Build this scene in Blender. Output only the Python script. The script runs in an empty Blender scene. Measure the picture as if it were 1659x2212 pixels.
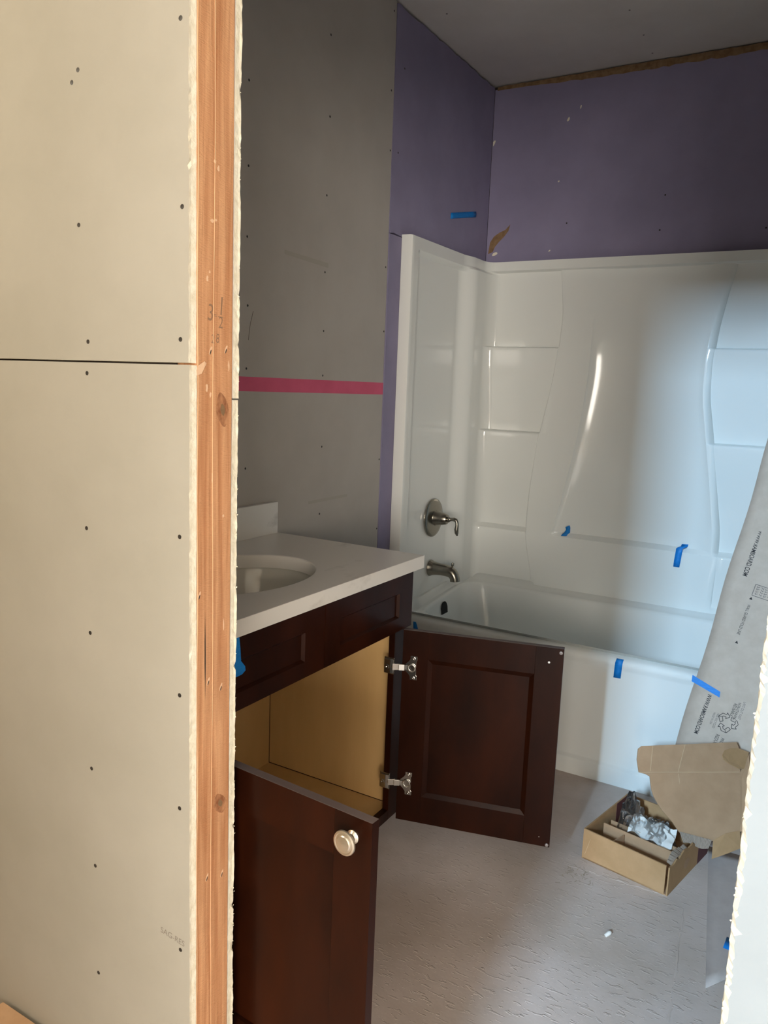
import bpy, math, random
from mathutils import Vector, Matrix
random.seed(7)
S = bpy.context.scene
COL = S.collection
I = 0.0254                                   # all dimensions below are inches; I turns them into metres

# ------------------------------------------------------------------ camera, world, lights, exposure
cam_d = bpy.data.cameras.new('camera')
cam = bpy.data.objects.new('camera', cam_d)
COL.objects.link(cam)
S.camera = cam
cam_d.sensor_fit = 'VERTICAL'
cam_d.sensor_height = 36.0
cam_d.lens = 36.0 * 1702.22 / 2212.0
cam_d.clip_start = 0.02
right = Vector((0.86032996, 0.50830297, 0.03821586))
up = Vector((-0.11159228, 0.11466126, 0.98711699))
fwd = Vector((-0.49737262, 0.85351092, -0.1553692))
cam.matrix_world = Matrix(((right.x, up.x, -fwd.x, 0), (right.y, up.y, -fwd.y, 0),
                           (right.z, up.z, -fwd.z, 54 * I), (0, 0, 0, 1)))

world = bpy.data.worlds.new('world')
S.world = world
world.use_nodes = True
world.node_tree.nodes['Background'].inputs[0].default_value = (0.6, 0.75, 1.0, 1)
world.node_tree.nodes['Background'].inputs[1].default_value = 0.5
S.view_settings.view_transform = 'Standard'
S.view_settings.look = 'None'
S.view_settings.gamma = 1
S.view_settings.use_curve_mapping = False
S.view_settings.exposure = 0.0


def area(name, loc, sx, sz, power, color, spread=180):
    d = bpy.data.lights.new(name, 'AREA')
    d.shape = 'RECTANGLE'
    d.size, d.size_y = sx * I, sz * I
    d.energy = power
    d.color = color
    d.spread = math.radians(spread)
    o = bpy.data.objects.new(name, d)
    o.location = [v * I for v in loc]
    o.rotation_euler = (math.radians(90), 0, 0)      # faces +Y, into the room
    COL.objects.link(o)
    return o


# daylight through the two windows in the far wall of the hall behind the camera
area('daylight_narrow_window', (-8.3, -183.5, 122), 14, 34, 610, (0.49, 0.745, 1.0))
area('daylight_wide_window', (90, -183.5, 57), 108, 74, 375, (1.0, 0.93, 0.83))
# added warm fill, out of view at left, brightening the beige board's far side
hl_ = area('left_board_fill', (-84, 8, 104), 16, 16, 34, (1.0, 0.90, 0.72))
hl_.rotation_euler = (0, 0, 0)

# ------------------------------------------------------------------ node helpers
MATS = {}


def mat(name, color, rough=0.6, metal=0.0, coat=0.0, spec=0.5):
    m = bpy.data.materials.new(name)
    m.use_nodes = True
    b = m.node_tree.nodes['Principled BSDF']
    b.inputs['Base Color'].default_value = (*color, 1)
    b.inputs['Roughness'].default_value = rough
    b.inputs['Metallic'].default_value = metal
    b.inputs['Coat Weight'].default_value = coat
    b.inputs['Coat Roughness'].default_value = 0.08
    b.inputs['Specular IOR Level'].default_value = spec
    MATS[name] = m
    return m


def nodes(m):
    t = m.node_tree
    return t, t.nodes, t.links, t.nodes['Principled BSDF']


def noise_color(m, scale, c1, c2, detail=4, stretch=(1, 1, 1), lo=0.35, hi=0.65, rough=0.6):
    t, n, l, b = nodes(m)
    tc = n.new('ShaderNodeTexCoord')
    mp = n.new('ShaderNodeMapping')
    mp.inputs['Scale'].default_value = stretch
    nz = n.new('ShaderNodeTexNoise')
    nz.inputs['Scale'].default_value = scale
    nz.inputs['Detail'].default_value = detail
    nz.inputs['Roughness'].default_value = rough
    r = n.new('ShaderNodeValToRGB')
    r.color_ramp.elements[0].position = lo
    r.color_ramp.elements[1].position = hi
    r.color_ramp.elements[0].color = (*c1, 1)
    r.color_ramp.elements[1].color = (*c2, 1)
    l.new(tc.outputs['Object'], mp.inputs[0])
    l.new(mp.outputs[0], nz.inputs['Vector'])
    l.new(nz.outputs['Fac'], r.inputs[0])
    l.new(r.outputs[0], b.inputs['Base Color'])
    return tc, mp, nz, r


def bump(m, scale, strength, dist=0.002, stretch=(1, 1, 1), detail=3, kind='noise'):
    t, n, l, b = nodes(m)
    tc = n.new('ShaderNodeTexCoord')
    mp = n.new('ShaderNodeMapping')
    mp.inputs['Scale'].default_value = stretch
    nz = n.new('ShaderNodeTexNoise')
    nz.inputs['Scale'].default_value = scale
    nz.inputs['Detail'].default_value = detail
    bp = n.new('ShaderNodeBump')
    bp.inputs['Strength'].default_value = strength
    bp.inputs['Distance'].default_value = dist
    l.new(tc.outputs['Object'], mp.inputs[0])
    l.new(mp.outputs[0], nz.inputs['Vector'])
    l.new(nz.outputs['Fac'], bp.inputs['Height'])
    l.new(bp.outputs[0], b.inputs['Normal'])
    return nz, bp


# ------------------------------------------------------------------ materials
paper = mat('drywall_paper', (0.6, 0.52, 0.41), 0.9, spec=0.2)
noise_color(paper, 3.0, (0.365, 0.345, 0.295), (0.40, 0.378, 0.328), detail=6)
bump(paper, 400, 0.10, 0.0005)
paper_grey = mat('drywall_paper_grey', (0.5, 0.45, 0.38), 0.75, spec=0.3)
noise_color(paper_grey, 2.5, (0.435, 0.405, 0.37), (0.485, 0.455, 0.418), detail=6)
bump(paper_grey, 400, 0.10, 0.0005)
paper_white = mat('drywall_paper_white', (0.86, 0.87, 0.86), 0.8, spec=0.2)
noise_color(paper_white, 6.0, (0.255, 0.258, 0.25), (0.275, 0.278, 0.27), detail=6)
purple = mat('purple_paper', (0.38, 0.33, 0.46), 0.75, spec=0.3)
noise_color(purple, 2.2, (0.25, 0.225, 0.34), (0.315, 0.285, 0.425), detail=7)
bump(purple, 300, 0.12, 0.0006)
gypsum = mat('gypsum_core', (0.88, 0.82, 0.66), 0.95, spec=0.1)
noise_color(gypsum, 60, (0.80, 0.73, 0.57), (0.92, 0.87, 0.73), detail=5)
bump(gypsum, 150, 0.6, 0.002)
cavity = mat('framing_shadow_gap', (0.05, 0.035, 0.025), 0.9)
ceiling_m = mat('ceiling_paper', (0.5, 0.46, 0.42), 0.9, spec=0.2)
noise_color(ceiling_m, 2.0, (0.60, 0.555, 0.52), (0.68, 0.635, 0.60), detail=6)
screw_m = mat('dark_screw', (0.02, 0.016, 0.013), 0.6)
torn_paper = mat('torn_brown_paper', (0.26, 0.16, 0.08), 0.9)
noise_color(torn_paper, 40, (0.20, 0.115, 0.055), (0.30, 0.19, 0.10))
pencil_m = mat('pencil_graphite', (0.30, 0.17, 0.10), 0.7)
pencil_grey = mat('pencil_grey', (0.12, 0.10, 0.085), 0.7)
print_m = mat('faded_print', (0.215, 0.19, 0.16), 0.9)
scuff_m = mat('scuff_mark', (0.41, 0.38, 0.33), 0.8)
pink = mat('pink_tape', (0.95, 0.15, 0.30), 0.55)
noise_color(pink, 5, (0.62, 0.085, 0.175), (0.72, 0.11, 0.215))
blue = mat('blue_tape', (0.0, 0.20, 0.66), 0.55)
noise_color(blue, 60, (0.0, 0.19, 0.60), (0.004, 0.24, 0.72), stretch=(1, 1, 6))
gel = mat('white_gelcoat', (0.80, 0.81, 0.78), 0.10, coat=0.0, spec=0.5)
quartz = mat('white_quartz', (0.62, 0.60, 0.56), 0.28)
tc_, mp_, nz_, r_ = noise_color(quartz, 9, (0.52, 0.49, 0.44), (0.74, 0.705, 0.655), detail=8, lo=0.30, hi=0.42, stretch=(1, .5, 1))
porcelain = mat('sink_porcelain', (0.62, 0.60, 0.54), 0.12)
cherry = mat('dark_cherry', (0.09, 0.022, 0.012), 0.40, coat=0.03, spec=0.12)
noise_color(cherry, 7, (0.0095, 0.0022, 0.0008), (0.032, 0.0068, 0.0019), detail=5, stretch=(1, 1, .35), lo=0.3, hi=0.72)
cherry_edge = mat('dusty_door_edge', (0.12, 0.09, 0.085), 0.6)
maple = mat('maple_veneer', (0.60, 0.38, 0.16), 0.45)
noise_color(maple, 5, (0.56, 0.35, 0.14), (0.66, 0.43, 0.19), detail=5, stretch=(1, 1, .25))
nickel = mat('satin_nickel', (0.31, 0.285, 0.24), 0.27, metal=1.0)
knob_m = mat('warm_satin_nickel', (0.72, 0.66, 0.56), 0.34, metal=1.0)
steel = mat('hinge_steel', (0.62, 0.60, 0.56), 0.22, metal=1.0)
rubber = mat('clear_bumper', (0.27, 0.23, 0.21), 0.2)
black_hole = mat('dark_opening', (0.01, 0.01, 0.01), 0.9)
card = mat('corrugated_cardboard', (0.46, 0.29, 0.16), 0.85, spec=0.2)
noise_color(card, 14, (0.42, 0.25, 0.12), (0.49, 0.295, 0.15), detail=5)
card_in = mat('cardboard_inside', (0.40, 0.25, 0.14), 0.9, spec=0.2)
noise_color(card_in, 14, (0.42, 0.255, 0.145), (0.48, 0.30, 0.175), detail=5)
card_maroon = mat('maroon_printed_card', (0.12, 0.035, 0.035), 0.7)
flute = mat('torn_corrugated_flutes', (0.34, 0.265, 0.205), 0.95)
card_crease = mat('cardboard_crease', (0.60, 0.42, 0.26), 0.9)
kraft = mat('floor_protection_board', (0.46, 0.38, 0.32), 0.85, spec=0.2)
noise_color(kraft, 25, (0.54, 0.43, 0.345), (0.60, 0.485, 0.395), detail=6)
kraft_floor = mat('grey_protection_board', (0.37, 0.34, 0.32), 0.8, spec=0.2)
noise_color(kraft_floor, 25, (0.51, 0.435, 0.40), (0.56, 0.485, 0.445), detail=6)
ink = mat('black_ink', (0.03, 0.025, 0.025), 0.8)
ink_grey = mat('grey_ink', (0.16, 0.13, 0.12), 0.8)
white_plastic = mat('white_plastic', (0.85, 0.84, 0.8), 0.4)
chrome = mat('chrome', (0.85, 0.86, 0.88), 0.16, metal=1.0)
hall_paint = mat('hall_paper', (0.66, 0.58, 0.47), 0.9)
glass_white = mat('window_frame_white', (0.8, 0.8, 0.8), 0.5)

# splintered orange stud lumber with two knots
wood = mat('fir_lumber', (0.7, 0.36, 0.17), 0.75, spec=0.25)
t, n, l, b = nodes(wood)
tc = n.new('ShaderNodeTexCoord')
mp = n.new('ShaderNodeMapping')
mp.inputs['Scale'].default_value = (60, 60, 2.2)
nz = n.new('ShaderNodeTexNoise')
nz.inputs['Scale'].default_value = 1.6
nz.inputs['Detail'].default_value = 7
nz.inputs['Distortion'].default_value = 0.6
rp = n.new('ShaderNodeValToRGB')
rp.color_ramp.elements[0].position = 0.30
rp.color_ramp.elements[0].color = (0.50, 0.215, 0.095, 1)
rp.color_ramp.elements[1].position = 0.66
rp.color_ramp.elements[1].color = (0.74, 0.40, 0.21, 1)
l.new(tc.outputs['Object'], mp.inputs[0])
l.new(mp.outputs[0], nz.inputs['Vector'])
l.new(nz.outputs['Fac'], rp.inputs[0])
big = n.new('ShaderNodeTexNoise')
big.inputs['Scale'].default_value = 7
big.inputs['Detail'].default_value = 3
l.new(tc.outputs['Object'], big.inputs['Vector'])
mxb = n.new('ShaderNodeMix')
mxb.data_type = 'RGBA'
mxb.blend_type = 'MULTIPLY'
mxb.inputs[0].default_value = 0.35
l.new(rp.outputs[0], mxb.inputs[6])
l.new(big.outputs['Color'], mxb.inputs[7])
hs = n.new('ShaderNodeHueSaturation')
hs.inputs['Value'].default_value = 1.12
hs.inputs['Saturation'].default_value = 1.0
grey = n.new('ShaderNodeRGBToBW')
l.new(big.outputs['Color'], grey.inputs[0])
l.new(grey.outputs[0], mxb.inputs[7])
l.new(mxb.outputs[2], hs.inputs['Color'])
l.new(hs.outputs[0], b.inputs['Base Color'])
bp = n.new('ShaderNodeBump')
bp.inputs['Strength'].default_value = 0.6
bp.inputs['Distance'].default_value = 0.002
mpx = n.new('ShaderNodeMapping')
mpx.inputs['Scale'].default_value = (1, 40, 160)
mpx.inputs['Rotation'].default_value = (math.radians(20), 0, 0)
nx_ = n.new('ShaderNodeTexNoise')
nx_.inputs['Scale'].default_value = 3.0
nx_.inputs['Detail'].default_value = 5
l.new(tc.outputs['Object'], mpx.inputs[0])
l.new(mpx.outputs[0], nx_.inputs['Vector'])
hsum = n.new('ShaderNodeMath')
hsum.operation = 'ADD'
l.new(nz.outputs['Fac'], hsum.inputs[0])
l.new(nx_.outputs['Fac'], hsum.inputs[1])
l.new(hsum.outputs[0], bp.inputs['Height'])
l.new(bp.outputs[0], b.inputs['Normal'])
knot_m = mat('wood_knot', (0.30, 0.12, 0.05), 0.7)
noise_color(knot_m, 90, (0.26, 0.095, 0.04), (0.55, 0.27, 0.13), detail=4, stretch=(1, 1, .6))
ridge_m = mat('planer_ridge', (0.78, 0.46, 0.26), 0.7)
dent_m = mat('white_dust_smear', (0.80, 0.53, 0.34), 0.9)

# dusty subfloor: flakes and trowel drags in relief
floor_m = mat('subfloor_flakes', (0.4, 0.37, 0.34), 0.62, spec=0.35)
t, n, l, b = nodes(floor_m)
tc = n.new('ShaderNodeTexCoord')
nz = n.new('ShaderNodeTexNoise')
nz.inputs['Scale'].default_value = 2.4
nz.inputs['Detail'].default_value = 8
nz.inputs['Roughness'].default_value = 0.62
rp = n.new('ShaderNodeValToRGB')
rp.color_ramp.elements[0].position = 0.30
rp.color_ramp.elements[0].color = (0.50, 0.41, 0.345, 1)
rp.color_ramp.elements[1].position = 0.68
rp.color_ramp.elements[1].color = (0.71, 0.605, 0.56, 1)
l.new(tc.outputs['Object'], nz.inputs['Vector'])
l.new(nz.outputs['Fac'], rp.inputs[0])
l.new(rp.outputs[0], b.inputs['Base Color'])
mp = n.new('ShaderNodeMapping')
mp.inputs['Rotation'].default_value = (0, 0, math.radians(-28))
mp.inputs['Scale'].default_value = (32, 95, 30)
fl = n.new('ShaderNodeTexNoise')
fl.inputs['Scale'].default_value = 1.0
fl.inputs['Detail'].default_value = 5
fl.inputs['Roughness'].default_value = 0.55
fl.inputs['Distortion'].default_value = 0.25
fr = n.new('ShaderNodeValToRGB')
fr.color_ramp.elements[0].position = 0.57
fr.color_ramp.elements[1].position = 0.63
gate = n.new('ShaderNodeTexNoise')
gate.inputs['Scale'].default_value = 3.2
gate.inputs['Detail'].default_value = 3
gr = n.new('ShaderNodeValToRGB')
gr.color_ramp.elements[0].position = 0.36
gr.color_ramp.elements[1].position = 0.60
l.new(tc.outputs['Object'], gate.inputs['Vector'])
l.new(gate.outputs['Fac'], gr.inputs[0])
l.new(tc.outputs['Object'], mp.inputs[0])
l.new(mp.outputs[0], fl.inputs['Vector'])
l.new(fl.outputs['Fac'], fr.inputs[0])
mu = n.new('ShaderNodeMath')
mu.operation = 'MULTIPLY'
l.new(fr.outputs[0], mu.inputs[0])
l.new(gr.outputs[0], mu.inputs[1])
fine = n.new('ShaderNodeTexNoise')
fine.inputs['Scale'].default_value = 90
fine.inputs['Detail'].default_value = 4
l.new(tc.outputs['Object'], fine.inputs['Vector'])
ad = n.new('ShaderNodeMath')
ad.operation = 'MULTIPLY_ADD'
ad.inputs[1].default_value = 0.12
l.new(fine.outputs['Fac'], ad.inputs[0])
l.new(mu.outputs[0], ad.inputs[2])
bp = n.new('ShaderNodeBump')
bp.inputs['Strength'].default_value = 0.5
bp.inputs['Distance'].default_value = 0.004
l.new(ad.outputs[0], bp.inputs['Height'])
l.new(bp.outputs[0], b.inputs['Normal'])

# clear bag film
film = bpy.data.materials.new('clear_plastic_film')
film.use_nodes = True
t = film.node_tree
n, l = t.nodes, t.links
n.clear()
o_ = n.new('ShaderNodeOutputMaterial')
mx = n.new('ShaderNodeMixShader')
mx2 = n.new('ShaderNodeMixShader')
mx2.inputs[0].default_value = 0.22
tr = n.new('ShaderNodeBsdfTransparent')
df = n.new('ShaderNodeBsdfTranslucent')
df.inputs['Color'].default_value = (0.92, 0.94, 0.97, 1)
gl = n.new('ShaderNodeBsdfGlossy')
gl.inputs['Roughness'].default_value = 0.07
gl.inputs['Color'].default_value = (0.9, 0.93, 0.96, 1)
fz = n.new('ShaderNodeFresnel')
fz.inputs['IOR'].default_value = 1.45
l.new(fz.outputs[0], mx.inputs[0])
l.new(tr.outputs[0], mx2.inputs[1])
l.new(df.outputs[0], mx2.inputs[2])
l.new(mx2.outputs[0], mx.inputs[1])
l.new(gl.outputs[0], mx.inputs[2])
l.new(mx.outputs[0], o_.inputs[0])


# ------------------------------------------------------------------ mesh building
ORG = {}


class MB:
    def __init__(self):
        self.v, self.f, self.mi = [], [], []

    def add(self, vs, fs, mi=0):
        k = len(self.v)
        self.v += [tuple(p) for p in vs]
        for q in fs:
            self.f.append(tuple(i + k for i in q))
            self.mi.append(mi)
        return self

    def hexa(self, p, mi=0):                 # p: 4 bottom + 4 top points
        return self.add(p, [(3, 2, 1, 0), (4, 5, 6, 7), (0, 1, 5, 4), (1, 2, 6, 5), (2, 3, 7, 6), (3, 0, 4, 7)], mi)

    def box(self, x0, x1, y0, y1, z0, z1, mi=0):
        return self.hexa([(x0, y0, z0), (x1, y0, z0), (x1, y1, z0), (x0, y1, z0),
                          (x0, y0, z1), (x1, y0, z1), (x1, y1, z1), (x0, y1, z1)], mi)

    def plate(self, pts, off, mi=0):         # polygon given thickness along the vector off
        k = len(pts)
        o = Vector(off)
        vs = [Vector(p) for p in pts] + [Vector(p) + o for p in pts]
        fs = [tuple(range(k)), tuple(range(2 * k - 1, k - 1, -1))]
        fs += [(i, i + k, (i + 1) % k + k, (i + 1) % k) for i in range(k)]
        return self.add(vs, fs, mi)

    def lathe(self, c, axis, prof, seg=28, mi=0, cap=True):
        a = Vector(axis).normalized()
        u = a.orthogonal().normalized()
        w = a.cross(u)
        c = Vector(c)
        vs, fs = [], []
        for h, r in prof:
            for s in range(seg):
                t = 2 * math.pi * s / seg
                vs.append(c + a * h + (u * math.cos(t) + w * math.sin(t)) * r)
        for i in range(len(prof) - 1):
            for s in range(seg):
                s2 = (s + 1) % seg
                fs.append((i * seg + s, i * seg + s2, (i + 1) * seg + s2, (i + 1) * seg + s))
        if cap:
            fs.append(tuple(range(seg - 1, -1, -1)))
            fs.append(tuple((len(prof) - 1) * seg + s for s in range(seg)))
        return self.add(vs, fs, mi)

    def tube(self, pts, radii, seg=16, mi=0, squash=1.0):
        pts = [Vector(p) for p in pts]
        vs, fs = [], []
        u = None
        for i, p in enumerate(pts):
            d = (pts[min(i + 1, len(pts) - 1)] - pts[max(i - 1, 0)]).normalized()
            if u is None:
                u = d.orthogonal().normalized()
                if abs(d.z) < 0.9:
                    u = Vector((0, 0, 1)) - d * d.z
                    u.normalize()
            u = (u - d * u.dot(d)).normalized()
            w = d.cross(u)
            r = radii[i] if isinstance(radii, (list, tuple)) else radii
            for s in range(seg):
                t = 2 * math.pi * s / seg
                vs.append(p + u * math.cos(t) * r + w * math.sin(t) * r * squash)
        for i in range(len(pts) - 1):
            for s in range(seg):
                s2 = (s + 1) % seg
                fs.append((i * seg + s, i * seg + s2, (i + 1) * seg + s2, (i + 1) * seg + s))
        fs.append(tuple(range(seg - 1, -1, -1)))
        fs.append(tuple((len(pts) - 1) * seg + s for s in range(seg)))
        return self.add(vs, fs, mi)

    def grid(self, rows, mi=0, close=False):
        nr, nc = len(rows), len(rows[0])
        vs = [p for r in rows for p in r]
        fs = []
        for i in range(nr - 1):
            for j in range(nc if close else nc - 1):
                j2 = (j + 1) % nc
                fs.append((i * nc + j, i * nc + j2, (i + 1) * nc + j2, (i + 1) * nc + j))
        return self.add(vs, fs, mi)

    def xf(self, fn):
        self.v = [tuple(fn(Vector(p))) for p in self.v]
        return self

    def build(self, name, mats, parent=None, origin=None, smooth=False, bevel=0, angle=40):
        if not isinstance(mats, (list, tuple)):
            mats = [mats]
        if origin is None:
            xs = list(zip(*self.v))
            origin = ((min(xs[0]) + max(xs[0])) / 2, (min(xs[1]) + max(xs[1])) / 2, min(xs[2]))
        og = Vector(origin)
        me = bpy.data.meshes.new(name)
        me.from_pydata([(Vector(p) - og) * I for p in self.v], [], self.f)
        for m in mats:
            me.materials.append(m)
        me.polygons.foreach_set('material_index', self.mi)
        me.validate()
        if smooth:
            me.polygons.foreach_set('use_smooth', [True] * len(me.polygons))
            me.set_sharp_from_angle(angle=math.radians(angle))
        me.update()
        ob = bpy.data.objects.new(name, me)
        COL.objects.link(ob)
        place(ob, og, parent)
        if bevel:
            md = ob.modifiers.new('bevel', 'BEVEL')
            md.width = bevel * I
            md.segments = 2
            md.limit_method = 'ANGLE'
        return ob


def place(ob, og, parent):
    og = Vector(og)
    ORG[ob.name] = og
    po = ORG[parent.name] if parent is not None else Vector((0, 0, 0))
    if parent is not None:
        ob.parent = parent
    ob.location = (og - po) * I


def empty(name, loc):
    o = bpy.data.objects.new(name, None)
    o.empty_display_size = 0.05
    COL.objects.link(o)
    place(o, loc, None)
    return o


def tag(o, label, cat, group=None):
    o['label'] = label
    o['category'] = cat
    if group:
        o['group'] = group
    return o


def structure(o):
    o['kind'] = 'structure'
    return o


def dup(src, loc, parent):
    c = src.copy()
    COL.objects.link(c)
    place(c, loc, parent)
    return c


def text(name, body, p0, xdir, ydir, length, m, parent, ysc=1.0, bold=0.0):
    """flat printed lettering: starts at p0, runs `length` inches along xdir"""
    cu = bpy.data.curves.new(name, 'FONT')
    cu.body = body
    cu.size = 1.0
    cu.offset = bold
    tmp = bpy.data.objects.new(name, cu)
    COL.objects.link(tmp)
    dg = bpy.context.evaluated_depsgraph_get()
    me = bpy.data.meshes.new_from_object(tmp.evaluated_get(dg))
    COL.objects.unlink(tmp)
    bpy.data.objects.remove(tmp)
    xs = [v.co.x for v in me.vertices]
    x0, w = min(xs), max(xs) - min(xs)
    k = length / w
    X, Y = Vector(xdir).normalized(), Vector(ydir).normalized()
    p0 = Vector(p0)
    vs = [p0 + X * (v.co.x - x0) * k + Y * v.co.y * k * ysc for v in me.vertices]
    mb = MB().add(vs, [tuple(p.vertices) for p in me.polygons])
    bpy.data.meshes.remove(me)
    return mb.build(name, m, parent)


def clamp(x, a=0.0, b=1.0):
    return max(a, min(b, x))


def sst(a, b_, x):
    t = clamp((x - a) / (b_ - a))
    return t * t * (3 - 2 * t)


def interp(tab, z):
    if z >= tab[0][1]:
        return tab[0][0]
    for (xa, za), (xb, zb) in zip(tab, tab[1:]):
        if z >= zb:
            t = (z - zb) / (za - zb)
            return xb + (xa - xb) * t
    return tab[-1][0]


def smooth_interp(tab, z, h=1.6):
    return sum(interp(tab, z + d * h) * w for d, w in ((-2, 1), (-1, 2), (0, 3), (1, 2), (2, 1))) / 9


def disc(c, nrm, r, seg=10):
    nrm = Vector(nrm).normalized()
    u = nrm.orthogonal().normalized()
    w = nrm.cross(u)
    return [Vector(c) + (u * math.cos(2 * math.pi * i / seg) + w * math.sin(2 * math.pi * i / seg)) * r for i in range(seg)]


# ------------------------------------------------------------------ room constants (inches)
XW = -60.3          # finished face of the left wall
YB = 136.5          # finished face of the back wall
ZC = 107.0          # ceiling
YN, YN2 = 34.0, 38.3    # doorway wall: hall face, bath face
XJ, XR = -33.2, -2.0    # doorway jambs
XRW = 0.9           # finished face of the right wall

# ------------------------------------------------------------------ setting: floor, ceiling
fl = structure(MB().box(-125, 155, -190, 138, -1.0, 0).build('floor', floor_m, origin=(-20, 70, 0)))
structure(MB().box(-125, 155, -13, 138, ZC, ZC + 1).build('ceiling', ceiling_m, origin=(-30, 100, ZC)))
ZH = 150.0                                   # unseen hall ceiling, raised so the daylight can come in from higher up
structure(MB().box(-125, 155, -190, -13, ZH, ZH + 1).build('ceiling_hall', hall_paint))
structure(MB().box(-125, 155, -14, -13, ZC, ZH + 1).build('wall_hall_soffit', hall_paint))
ceiling_o = bpy.data.objects['ceiling']


def screw_proto(name, c, nrm, parent, r=0.12):
    a = Vector(nrm).normalized()
    mb = MB()
    mb.lathe(c, a, [(-0.02, r), (0.012, r * 0.92), (0.006, r * 0.62), (0.0, 0.0001)], 10, 0, cap=False)
    return mb.build(name, screw_m, parent, origin=c, smooth=True)


def screws(pts, nrm, parent, r=0.15):
    first = None
    for p in pts:
        if first is None:
            first = screw_proto('screw', p, nrm, parent, r)
        else:
            dup(first, p, parent)


# seams between subfloor sheets, slightly raised ridges of filler
sm = MB()
for (xa, ya), (xb, yb) in (((-24.6, 84.4), (-11.6, 85.0)), ((-9.6, 83.5), (-7.4, 62))):
    N = 26
    d = (Vector((xb, yb, 0)) - Vector((xa, ya, 0)))
    nn = Vector((-d.y, d.x, 0)).normalized()
    rows = []
    for i in range(N + 1):
        c = Vector((xa, ya, 0)) + d * i / N + nn * random.uniform(-.12, .12)
        w = random.uniform(.06, .16)
        h = random.uniform(.01, .06)
        rows.append([c - nn * w, c + Vector((0, 0, h)), c + nn * w])
    sm.grid(rows)
sm.build('floor_seam', floor_m, fl, smooth=True)

ch = MB()
rc = random.Random(5)
for i in range(46):
    c = Vector((-21.4 + rc.gauss(0, .9), 83.0 + rc.gauss(0, .8), .03))
    a = rc.uniform(0, 3.14)
    d = Vector((math.cos(a), math.sin(a), rc.uniform(-.1, .3))) * rc.uniform(.08, .3)
    w = Vector((-math.sin(a), math.cos(a), 0)) * rc.uniform(.03, .08)
    ch.add([c - d - w, c + d - w * .6, c + d + w * .6, c - d + w], [(0, 1, 2, 3)])
chips = ch.build('wood_chips', mat('pale_wood_chip', (0.42, 0.34, 0.26), 0.9), fl)
chips['kind'] = 'stuff'

# ------------------------------------------------------------------ setting: left wall
wl = structure(MB().box(-62.0, -60.9, YN2, 138, 0, ZC).build('wall_left', cavity))
g_up = MB().box(-60.9, XW, 38.6, 101.75, 54.0, 106.75).build('drywall_panel', paper_grey, wl, bevel=.04)
g_lo = MB().box(-60.9, XW, 38.6, 101.75, 0.4, 53.9).build('drywall_panel', paper_grey, wl, bevel=.04)
# purple moisture board over the tub, its lower edge and left edge cut by hand
pts = [(101.95, 77.2)]
for i in range(0, 26):
    z = 77.2 + (106.55 - 77.2) * i / 25
    pts.append((101.9 + random.uniform(-.05, .05), z))
top = []
for i in range(1, 36):
    y = 101.9 + (YB - 101.9) * i / 35
    top.append((y, 106.6 + random.uniform(-.18, .14)))
pts += top + [(YB, 76.2), (105.6, 76.2), (103.4, 76.35), (102.4, 76.2), (102.05, 76.6)]
pu = MB().plate([(XW, y, z) for y, z in pts], (-.6, 0, 0)).build('drywall_panel', purple, wl)
pu['label'] = 'purple moisture resistant board above the tub'
MB().box(-60.9, XW - .03, 102.05, 105.75, 0.4, 76.1).build('drywall_panel', purple, wl, bevel=.04)
# pink seam tape
MB().plate([(XW + .02, 38.6, 53.0), (XW + .02, 101.75, 53.03), (XW + .02, 101.75, 54.76), (XW + .02, 38.6, 54.6)],
           (-.03, 0, 0)).build('seam_tape', pink, wl)['label'] = 'pink paper tape over the board joint'
screws([(XW, y, z) for y, z in ((86.05, 96.59), (70.85, 86.39), (86.3, 87.22), (70.92, 77.61), (86.04, 77.79), (70.82, 70.1),
       (86.06, 68.39), (71.03, 62.63), (86.09, 61.01), (70.91, 55.6), (86.16, 55.3), (101.0, 94.98), (101.3, 87.15),
       (101.23, 71.22), (101.38, 62.16), (101.0, 105.2))], (1, 0, 0), g_up)
screws([(XW, y, z) for y, z in ((86.35, 45.96), (70.93, 44.09), (101.4, 43.41), (101.45, 32.86), (86.22, 36.92))], (1, 0, 0), g_lo)
screws([(XW, y, z) for y, z in ((103.54, 87.42), (104.5, 99.0))], (1, 0, 0), pu)
MB().tube([(XW, 72.0, 62.1), (XW, 71.5, 60.6), (XW, 71.2, 58.8)], .035, 5).build('pencil_mark', pencil_grey, g_up)
MB().plate([(XW + .004, 77.6, 69.3), (XW + .004, 86.8, 69.0), (XW + .004, 86.8, 69.6), (XW + .004, 77.6, 69.8)], (-.01, 0, 0)).build('scuff', scuff_m, g_up)
MB().plate([(XW + .004, 83.6, 38.5), (XW + .004, 92.9, 38.6), (XW + .004, 92.9, 39.0), (XW + .004, 83.6, 38.9)], (-.01, 0, 0)).build('scuff', scuff_m, g_lo)

# ------------------------------------------------------------------ setting: back wall
wb = structure(MB().box(-61.5, 2.0, YB + .6, 138.2, 0, ZC).build('wall_back', cavity))
pb = MB().box(XW + .05, XRW, YB, YB + .6, 60, 106.35).build('drywall_panel', purple, wb, bevel=.05)
MB().box(XW, XRW, YB + .6, YB + 1.2, 0, 59.9).build('drywall_panel', purple, wb)
bs = MB()
rows = []
for i in range(70):
    x = XW + .5 + (XRW - XW - .6) * i / 69
    w = sst(-58, -40, x) * .55 + .05
    rows.append([(x, YB - .03, 106.2 - w * random.uniform(.6, 1.1)), (x, YB - .06, 106.3), (x, YB - .02, 106.75 + random.uniform(-.05, .1))])
bs.grid(rows).build('paper_strip', torn_paper, wb)['label'] = 'torn brown paper along the top edge'
screws([(x, YB, z) for x, z in ((-29.7, 86.26), (-30.08, 80.88), (-14.4, 80.22), (-45.65, 83.01))], (0, -1, 0), pb)
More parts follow.
